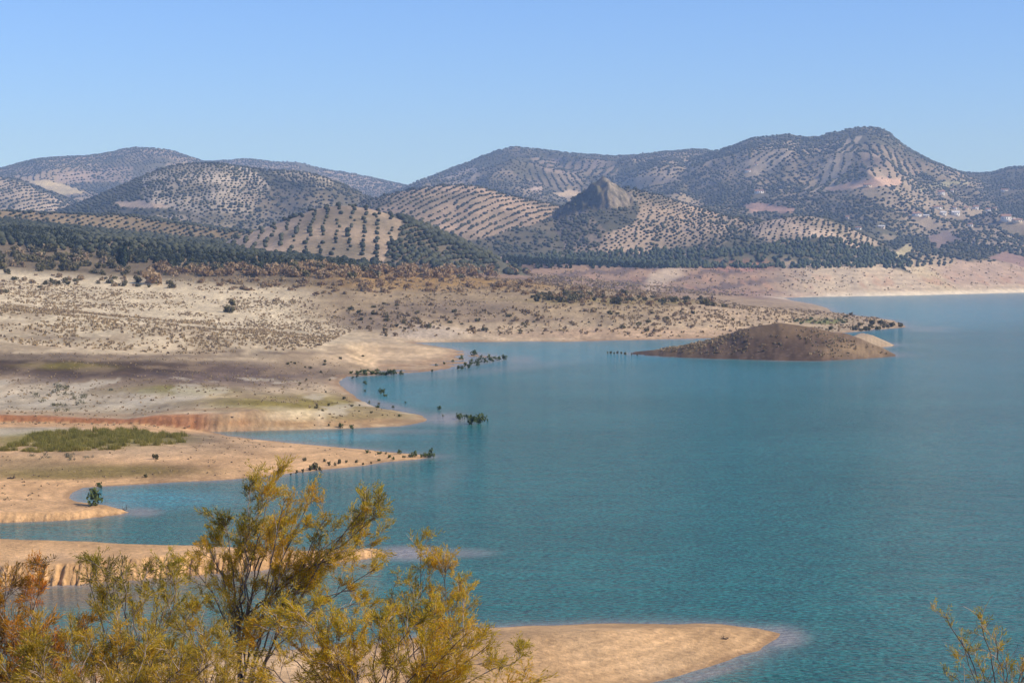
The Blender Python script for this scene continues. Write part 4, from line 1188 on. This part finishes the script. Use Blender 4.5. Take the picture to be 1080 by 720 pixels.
for u, v in scatter_poly([(420, 352), (430, 320), (560, 318), (700, 322), (800, 338), (700, 350), (560, 354), (470, 352)], 120) + scatter_poly([(370, 345), (370, 325), (430, 318), (450, 345), (420, 358)], 60):
    plant('shrub', random.choice([S_DARK, S_DRY, S_DRY, S_DRY]), u, v, random.uniform(2, 5), 'small dry bush scattered on the slope above the far cove', 'shrub', 'dry bushes above the far cove', 1.6)
for u, v in scatter_poly([(380, 400), (385, 370), (330, 372), (300, 380), (330, 440), (430, 440)], 26):
    plant('shrub', S_DARK, u, v, random.uniform(1.8, 3.4), 'small dark tuft on the smooth tan headland', 'shrub', 'tufts on the tan headland', 1.4)

# tufts nobody could count
T = []
def tufts(poly, n, hlo, hhi, ylim):
    us = [p[0] for p in poly]; vs = [p[1] for p in poly]
    u = r_.uniform(min(us), max(us), n * 3); Y = r_.uniform(ylim[0], ylim[1], n * 3); X = (u - 540) / F * Y
    Z = ground(X, Y); pu, pv = project(X, Y, Z)
    m = inside(pu, pv, poly) & (Z > .3) & (fbm(X / 15, Y / 25, 3, 560) > r_.uniform(-.45, .5, n * 3)) & visible(X, Y, Z, .5)
    X, Y, Z = X[m][:n], Y[m][:n], Z[m][:n]
    T.append(np.stack([X, Y, Z, r_.uniform(hlo, hhi, len(X))], 1))
tufts([(-20, 285), (200, 300), (330, 320), (380, 345), (330, 368), (200, 374), (-20, 362)], 6500, .25, .75, (520, 900))
tufts([(150, 285), (640, 285), (800, 325), (700, 352), (440, 356), (370, 340), (250, 320)], 4200, .35, 1.1, (700, 1400))
tufts([(-20, 450), (-20, 372), (330, 374), (420, 390), (360, 400), (440, 445), (230, 452)], 1500, .12, .35, (340, 560))
tufts([(-20, 550), (-20, 470), (240, 460), (420, 478), (240, 505), (80, 510)], 500, .1, .25, (225, 340))
tufts([(640, 318), (900, 325), (950, 345), (800, 356), (640, 356)], 1300, .4, 1.1, (800, 1250))
tufts([(690, 370), (780, 350), (820, 342), (900, 356), (940, 374), (820, 379)], 1600, .25, .7, (600, 680))
tufts([(560, 312), (900, 312), (900, 280), (560, 281)], 2200, .6, 1.8, (1200, 2350))
tufts([(830, 308), (1085, 304), (1085, 276), (830, 278)], 800, .6, 1.8, (2050, 2800))
T = np.concatenate(T); print('tufts', len(T))
me = merged('scrub_tufts', TUFTS, T[:, 0], T[:, 1], T[:, 2] - .03, T[:, 3] * .9, T[:, 3], M_DRY, 570)
tag(link('undergrowth', me), 'fine dry tufts speckling the pale slopes', 'scrub', kind='stuff')

# the tall pine on the knoll
h = hit(131, 281)
e = empty('pine_tree', (h[0], h[1], h[2] - .2)); s = 25 * h[1] / F
e.scale = (s, s, s)
tag(e, 'lone bushy pine taller than the shrubs of the left knoll', 'pine tree')
big_pine = cloud_mesh('pine_foliage', M_PINE, 700, 810, 'cone', (.05, .13), .48, 1.0, 18, .3)
link('crown', big_pine, e)
link('trunk', tubes_mesh('pine_trunk', [([(0, 0, -.05), (.01, 0, .3), (0, .01, .75)], [.03, .024, .01])], M_BARKD), e)

# driftwood and stones on the sand
def debris(name, u, v, lpx, label, cat, seed, tall=.35):
    x, y, z = hit(u, v); s = lpx * y / F
    r = np.random.default_rng(seed); P_ = []
    main = [np.array((-.5, 0, .08)), np.array((-.15, .05, .14)), np.array((.2, -.03, .12)), np.array((.5, .04, .2))]
    P_.append((main, [.07, .09, .08, .04]))
    for k in range(4):
        b = main[r.integers(1, 4)]; d = r.normal(size=3) * .3; d[2] = abs(d[2]) + tall
        P_.append(([b, b + d * .5, b + d], [.045, .03, .012]))
    o = link(name, tubes_mesh(name, P_, M_DRIFT), None, (x, y, z)); o.scale = (s, s, s)
    return tag(o, label, cat)
debris('driftwood', 10, 505, 9, 'dark driftwood branch lying on the left edge of the sand point', 'driftwood', 1, .15)
debris('dead_stump', 129, 538, 6, 'black dead stump at the very tip of the narrow sand point', 'stump', 2, .5)
debris('driftwood', 766, 674, 8, 'short dark log lying on the near sandy spit', 'driftwood', 3, .05)
debris('driftwood', 686, 355, 6, 'dark snag on the far cove beach left of the island', 'driftwood', 4, .3)

# ------------------------------------------------------------------ houses on the far slope
def box(cx, cy, w, d, z0, z1):
    v = np.array([(cx - w / 2, cy - d / 2, z0), (cx + w / 2, cy - d / 2, z0), (cx + w / 2, cy + d / 2, z0), (cx - w / 2, cy + d / 2, z0),
                  (cx - w / 2, cy - d / 2, z1), (cx + w / 2, cy - d / 2, z1), (cx + w / 2, cy + d / 2, z1), (cx - w / 2, cy + d / 2, z1)], float)
    f = np.array([(0, 3, 2, 1), (4, 5, 6, 7), (0, 1, 5, 4), (1, 2, 6, 5), (2, 3, 7, 6), (3, 0, 4, 7)])
    return v, f


def gable(w, d, z0, z1, ov=.5):
    a, b = w / 2 + ov, d / 2 + ov
    v = np.array([(-a, -b, z0), (a, -b, z0), (a, b, z0), (-a, b, z0), (-a, 0, z1), (a, 0, z1), (-a, -b, z0 - .3), (a, -b, z0 - .3), (a, b, z0 - .3), (-a, b, z0 - .3)], float)
    f = np.array([(0, 1, 5, 4), (2, 3, 4, 5), (0, 4, 3, 3), (1, 2, 5, 5), (6, 7, 1, 0), (8, 9, 3, 2), (7, 8, 2, 1), (9, 6, 0, 3), (6, 9, 8, 7)])
    return v, f


def roof_mesh(w, d, z0, z1, mat):
    v, f = gable(w, d, z0, z1)
    me = bpy.data.meshes.new('roof'); me.from_pydata([tuple(p) for p in v], [], [tuple(dict.fromkeys(int(i) for i in q_)) for q_ in f]); me.materials.append(mat); me.update()
    return me


def house(u, v, wpx, hpx, label, wall=None, roof=None, rot=0.0, wing=False):
    h = hit(u, v)
    if h is None: return
    x, y, z = h
    w = wpx * 1.0 * y / F; ht = hpx * 1.1 * y / F; d = w * .6
    e = empty('house', (x, y, z - .4), rot)
    tag(e, label, 'house', None)
    hw = ht * .68 + .4
    v_, f_ = box(0, 0, w, d, -1.5, hw)
    if wing:
        v2, f2 = box(w * .72, -.05 * w, w * .55, d * .8, -1.5, hw * .65); f_ = np.concatenate([f_, f2 + 8]); v_ = np.concatenate([v_, v2])
    link('wall', raw_mesh('house_wall', v_, f_, wall or M_WHITE), e)
    link('roof', roof_mesh(w, d, hw + .02, hw + ht * .32, roof or M_TILE), e)
    nwin = max(2, int(w / 4))
    for k in range(nwin):
        xx = -w / 2 + (k + .5) * w / nwin
        v2, f2 = box(xx, -d / 2 - .03, min(1.2, w / nwin * .4), .1, hw * .45, hw * .8)
        link('window', raw_mesh('window', v2, f2, M_GLASS), e)
    v2, f2 = box(w * .12, -d / 2 - .05, 1.1, .14, -.5, 2.3)
    link('door', raw_mesh('door', v2, f2, M_BARKD), e)


for a in [(992, 206, 6.5, 5, 'small white house with trees around it, alone high on the far right slope'),
          (1003, 203, 3.5, 2.6, 'tiny white hut just beside the high small white house'),
          (1058, 202, 7, 2.6, 'long low pale building highest at far right below the skyline'),
          (988, 220.5, 9, 3.2, 'long white building in the upper row of the hamlet'),
          (1006, 221, 4, 3, 'small white cottage in the middle of the upper hamlet row'),
          (1018, 221, 4.5, 3, 'cream low house in the upper hamlet row', M_CREAM),
          (1028, 221, 5.5, 4, 'white house ending the upper hamlet row'),
          (966, 228.5, 9, 4.5, 'wide white house at the lower left end of the hamlet'),
          (976, 229.5, 6, 3, 'pale annex against the wide white house of the hamlet', M_CREAM, M_GREYR),
          (994, 227.5, 6, 4.5, 'grey-roofed house in the lower row of the hamlet', M_WHITE, M_GREYR),
          (1007, 228, 8, 5, 'bright white square house in the lower row of the hamlet', M_WHITE, M_GREYR),
          (1041, 223.5, 5, 3.6, 'white house with red roof apart from the hamlet towards the right'),
          (1048, 221, 4, 2.4, 'reddish roofed shed behind the house apart from the hamlet', M_CREAM),
          (1022.5, 239, 5, 3.4, 'lone small white house downhill from the hamlet'),
          (1060, 233.5, 10, 7, 'big white villa among dark trees at the right edge', M_WHITE, M_TILE, 0.0, True),
          (1072, 235, 9, 4, 'cream lower wing house in front of the big villa', M_CREAM),
          (893, 231, 3.4, 3, 'tiny white house behind the rounded grove hill, left of all others below the field'),
          (904.5, 242, 6, 2.8, 'low white farm building behind the crest of the rounded grove hill'),
          (929, 240.5, 7, 3, 'low grey-white sheds on the valley slope right of the rounded hill', M_CREAM, M_GREYR),
          (914, 197.5, 8, 3.6, 'tan farmhouse on the bare field under the highest mountain', M_CREAM),
          (800, 204, 9, 3.6, 'white farmhouse on the left flank of the highest mountain'),
          (788, 181.5, 6, 2.8, 'white cottage high on the spur left of the highest mountain'),
          (797, 174.5, 3, 2, 'tiny white shed above the cottage on the mountain spur')]:
    house(*a[:5], *(a[5:] if len(a) > 5 else ()))

# ------------------------------------------------------------------ tamarisks in front
def leafmat(name, cols):
    return leaf_mat(name, cols, .48, .6)


M_TA = leafmat('tamarisk_gold', [(.060, .045, .008), (.40, .30, .022), (.66, .47, .032), (.70, .40, .035)])
M_TB = leafmat('tamarisk_olive', [(.045, .038, .010), (.28, .225, .024), (.52, .39, .034), (.58, .36, .04)])
M_TC = leafmat('tamarisk_orange', [(.08, .045, .010), (.36, .20, .018), (.64, .29, .022), (.74, .25, .028)])
M_TD = leafmat('tamarisk_brown', [(.05, .038, .010), (.32, .24, .03), (.54, .38, .036), (.60, .36, .04)])


def bez(p0, p1, p2, n):
    t = np.linspace(0, 1, n)[:, None]
    return (1 - t) ** 2 * p0 + 2 * (1 - t) * t * p1 + t * t * p2


def tamarisk(label, d, base_u, tips, mat, seed, dens=1.0, depth=1.1, sprays=(5, 5, 5), r0=.055, fork=None, bare=.12, plume=.30):
    """limbs run from a base on the hillside to surveyed crown points; finer wood and feathery sprays grow on them"""
    r = np.random.default_rng(seed)
    sprays = (sprays[0] + 1, sprays[1]); bare = bare + .12; r0 = r0 * .62
    bx, by = (base_u - 540) / F * d, d
    bz = float(ground(bx, by)) - .1
    base = np.array((bx, by, bz))
    e = empty('tamarisk', (bx, by, bz))
    tag(e, label, 'tamarisk')
    if fork is not None:
        fx, fy, fz = at_dist(fork[0], fork[1], d); fk = np.array((float(fx), float(fy), float(fz)))
    else:
        fk = base + np.array((0, 0, .5))
    LV, LVAR = [], []
    twigs = []
    limbs = []
    trunk = [(bez(base, (base + fk) / 2 + np.array((r.normal() * .12, 0, 0)), fk, 7) - base, np.linspace(r0 * 1.25, r0, 7))]

    def spray(p, dr, L_, tone):
        """a feathery spray: a bent shoot with many thin slivers"""
        n = int(r.integers(28, 42) * dens)
        dr = dr / np.linalg.norm(dr)
        end = p + dr * L_ + np.array((0, 0, r.uniform(-.10, .08))) * L_
        ctl = p + dr * L_ * .5 + r.normal(0, .07, 3) * L_
        twigs.append((bez(p, ctl, end, 3) - base, [.0042, .003, .0015]))
        t = r.uniform(.12, 1.0, n)[:, None]
        c = (1 - t) ** 2 * p + 2 * (1 - t) * t * ctl + t * t * end + r.normal(0, .018, (n, 3))
        ax = dr + r.normal(0, .42, (n, 3)); ax /= np.linalg.norm(ax, axis=1)[:, None]
        sd_ = np.cross(ax, r.normal(size=(n, 3))); sd_ /= np.linalg.norm(sd_, axis=1)[:, None]
        l_ = r.uniform(.035, .095, n)[:, None]; w_ = r.uniform(.003, .0065, n)[:, None]
        q_ = np.stack([c - sd_ * w_ * .6, c + ax * l_ * .5 - sd_ * w_, c + ax * l_, c + ax * l_ * .5 + sd_ * w_], 1)
        LV.append((q_ - base).reshape(-1, 3))
        LVAR.append(np.repeat(np.clip(tone + r.normal(0, .17, n), 0, 1), 4))

    for (tu, tv) in tips:
        dd = d + r.uniform(-depth, depth)
        tx, ty, tz = at_dist(tu, tv, dd); tip = np.array((float(tx), float(ty), float(tz)))
        st_ = fk + (base - fk) * r.uniform(0, .45) * (0 if fork is None else 1) + r.normal(0, .03, 3)
        v_ = tip - st_
        ctl = st_ + v_ * .5 + np.array((-v_[0] * .22 + r.normal() * .1, r.normal() * .15, abs(v_[0]) * .03 + r.uniform(0, .15)))
        n = 12
        pa = bez(st_, ctl, tip, n)
        pa[1:-1] += r.normal(0, .022, (n - 2, 3))
        L_ = np.linalg.norm(v_)
        ra = np.linspace(r0 * r.uniform(.4, .75), .006, n)
        limbs.append((pa - base, ra))
        tone_l = r.uniform(.36, .88)
        nb = int(sprays[0] + L_ * 2.4)
        for b in range(nb):
            t0 = 1 - (1 - .28) * r.uniform(0, 1) ** 1.35
            k = min(n - 2, int(t0 * (n - 1)))
            p = pa[k] + (pa[k + 1] - pa[k]) * (t0 * (n - 1) - k)
            dl = pa[k + 1] - pa[k]; dl /= np.linalg.norm(dl)
            s_ = r.normal(size=3); s_ -= dl * s_.dot(dl); s_ /= np.linalg.norm(s_)
            d2 = dl * r.uniform(.55, 1.0) + s_ * r.uniform(.5, .95) + np.array((0, 0, .22)); d2 /= np.linalg.norm(d2)
            l2 = r.uniform(.35, .75) * (.5 + .5 * (1.15 - t0)) * min(1.0, L_ / 2.0 + .3)
            e2 = p + d2 * l2; c2 = p + d2 * l2 * .5 + r.normal(0, .08, 3) * l2
            pb = bez(p, c2, e2, 5)
            twigs.append((pb - base, np.linspace(max(.006, ra[k] * .5), .003, 5)))
            tone_b = np.clip(tone_l + r.normal(0, .13), 0.02, .98)
            if r.uniform() < bare: continue
            ns = int(sprays[1] + r.integers(0, 3))
            for s in range(ns):
                t1 = r.uniform(.3, 1.0); kk = min(3, int(t1 * 4)); p2 = pb[kk] + (pb[kk + 1] - pb[kk]) * (t1 * 4 - kk)
                d3 = d2 + r.normal(0, .55, 3) + np.array((0, 0, .18))
                d3 /= np.linalg.norm(d3)
                l3 = r.uniform(.6, 1.15) * plume
                spray(p2, d3, l3, tone_b)
                if r.uniform() < .5:
                    spray(p2 + d3 * l3 * .45, d3 + r.normal(0, .5, 3), l3 * .7, tone_b)
        for s in range(4):
            spray(tip - v_ / L_ * r.uniform(0, .25), v_ / L_ + r.normal(0, .4, 3), plume * r.uniform(.6, 1.1), tone_l)
    link('trunk', tubes_mesh('tamarisk_trunk', trunk, M_BARK, 7), e)
    for lm in limbs:
        link('limb', tubes_mesh('tamarisk_limb', [lm], M_BARK, 6), e)
    V = np.concatenate(LV); nl = len(V) // 4
    TV, TF, off = [], [], len(V)
    for p_, ra_ in twigs:
        a_, b_ = tube_rings(p_, ra_, 3); TV.append(a_); TF.append(b_ + off); off += len(a_)
    TV = np.concatenate(TV)
    me = raw_mesh('tamarisk_crown', np.concatenate([V, TV]), np.concatenate([np.arange(len(V)).reshape(-1, 4)] + TF), mat)
    me.materials.append(M_TWIGP)
    mi = np.ones(len(me.polygons), np.int32); mi[:nl] = 0
    me.polygons.foreach_set('material_index', mi)
    set_attr(me, 'Var', np.concatenate(LVAR + [np.full(len(TV), .5)]))
    link('crown', me, e)
    print('tamarisk', len(V) // 4)
    return e


tamarisk('tallest golden tamarisk with forked trunk rising over the sand bank', 30, 262,
         [(285, 500), (276, 520), (300, 528), (262, 540), (240, 560), (222, 580), (205, 600), (325, 530), (345, 545), (385, 535), (396, 545), (370, 560), (398, 570), (395, 600), (355, 585), (310, 560), (285, 560), (330, 600), (375, 622), (265, 585), (240, 610), (392, 635)],
         M_TA, 901, 1.0, .8, (4, 4), .05, (252, 650), .12, .26)
tamarisk('olive green tamarisk with thin bare stems left of the tallest one', 27, 150,
         [(92, 606), (108, 600), (128, 605), (150, 612), (168, 606), (186, 620), (140, 640), (172, 645), (196, 655), (110, 640), (205, 690), (165, 680)],
         M_TB, 902, .95, .9, (3, 4), .04, (165, 780), .15, .26)
tamarisk('orange-tinted tamarisk cut by the left frame edge', 25, 10,
         [(42, 606), (30, 615), (6, 604), (-15, 615), (12, 660), (38, 668), (60, 690), (-20, 660), (85, 655), (22, 690), (70, 715), (0, 640)],
         M_TC, 903, .95, .7, (3, 4), .04, (20, 790), .15, .26)
tamarisk('slender golden tamarisk over the tip of the sand bank', 31, 462,
         [(443, 576), (452, 590), (470, 598), (430, 612), (486, 612), (478, 630), (495, 640), (420, 640), (450, 640), (465, 650), (412, 625)],
         M_TA, 904, .9, .6, (3, 3), .035, (455, 740), .15, .25)
tamarisk('broad low yellow-green tamarisk spreading before the near spit', 24, 380,
         [(290, 660), (318, 652), (345, 660), (372, 664), (402, 660), (432, 664), (462, 662), (492, 668), (515, 680), (540, 700), (570, 716), (300, 690), (335, 694), (370, 700), (410, 694), (450, 696), (490, 702), (270, 700)],
         M_TA, 905, 1.0, .8, (4, 4), .045, (390, 800), .08, .26)
tamarisk('sparse rusty tamarisk alone in the lower right corner', 28, 1065,
         [(998, 650), (1014, 674), (1034, 646), (1050, 672), (1062, 692), (996, 708), (1086, 672), (1110, 660), (1032, 700), (1078, 708)],
         M_TA, 906, .62, .6, (1, 2), .03, (1055, 790), .38, .20)
tamarisk('brown twiggy tamarisk filling the bottom left corner', 22, 95,
         [(40, 700), (70, 700), (100, 696), (130, 690), (160, 700), (190, 706), (220, 700), (15, 716), (115, 716), (175, 720), (60, 720), (240, 716), (30, 690), (85, 706), (145, 712), (205, 716)],
         M_TD, 907, .95, .7, (4, 4), .035, (105, 830), .2, .24)
tamarisk('ochre tamarisk between the bare stems and the tallest one', 26, 225,
         [(196, 650), (215, 668), (236, 680), (250, 700), (180, 690), (206, 706), (228, 718)],
         M_TD, 908, .9, .6, (3, 4), .03, (222, 800), .2, .24)

# ------------------------------------------------------------------ haze: a thin real volume over the valley
hz = bpy.data.materials.new('haze_air'); hz.use_nodes = True
N = hz.node_tree.nodes; L = hz.node_tree.links
N.remove(N['Principled BSDF'])
vs = N.new('ShaderNodeVolumeScatter'); vs.inputs['Color'].default_value = (.40, .60, .98, 1); vs.inputs['Density'].default_value = 1.15e-4; vs.inputs['Anisotropy'].default_value = .0
L.new(vs.outputs[0], N['Material Output'].inputs['Volume'])
v_, f_ = box(0, 3600, 14000, 8000, -12, 560)
hm_ = raw_mesh('haze', v_, f_, hz)
tag(link('haze', hm_), 'thin bluish haze over the valley', 'haze', kind='structure')

# ------------------------------------------------------------------ light, sky, camera
SUN_EL, SUN_AZ = math.radians(36), math.radians(108)      # azimuth clockwise from +Y
sd_ = np.array((math.sin(SUN_AZ) * math.cos(SUN_EL), math.cos(SUN_AZ) * math.cos(SUN_EL), math.sin(SUN_EL)))
from mathutils import Vector
sl = bpy.data.lights.new('sun', 'SUN'); sl.energy = 5.0; sl.angle = math.radians(.5); sl.color = (1, .89, .73)
so = bpy.data.objects.new('sun', sl); COL.objects.link(so)
so.rotation_euler = Vector(sd_).to_track_quat('Z', 'Y').to_euler(); so.location = (200, -100, 300)

w = bpy.data.worlds.new('World'); scene.world = w; w.use_nodes = True
N = w.node_tree.nodes; L = w.node_tree.links
bg = N['Background']
sky = N.new('ShaderNodeTexSky'); sky.sky_type = 'NISHITA'; sky.sun_disc = False
sky.sun_elevation = SUN_EL; sky.sun_rotation = SUN_AZ
sky.air_density = 1.0; sky.dust_density = .4; sky.ozone_density = 3.5; sky.altitude = 400
tn = N.new('ShaderNodeVectorMath'); tn.operation = 'MULTIPLY'; tn.inputs[1].default_value = (.64, .83, 1.24)
L.new(sky.outputs[0], tn.inputs[0]); L.new(tn.outputs[0], bg.inputs['Color']); bg.inputs['Strength'].default_value = .15

cam = bpy.data.cameras.new('camera'); co_ = bpy.data.objects.new('camera', cam); COL.objects.link(co_)
co_.location = (0, 0, CAMZ); co_.rotation_euler = (math.pi / 2 - PITCH, 0, 0)
cam.sensor_width = 36; cam.lens = 36 * F / 1080; cam.clip_start = .5; cam.clip_end = 30000
scene.camera = co_
scene.view_settings.view_transform = 'Standard'; scene.view_settings.look = 'None'; scene.view_settings.exposure = 0
scene.cycles.max_bounces = 6; scene.cycles.volume_bounces = 0; scene.cycles.use_denoising = True
scene.cycles.use_adaptive_sampling = True
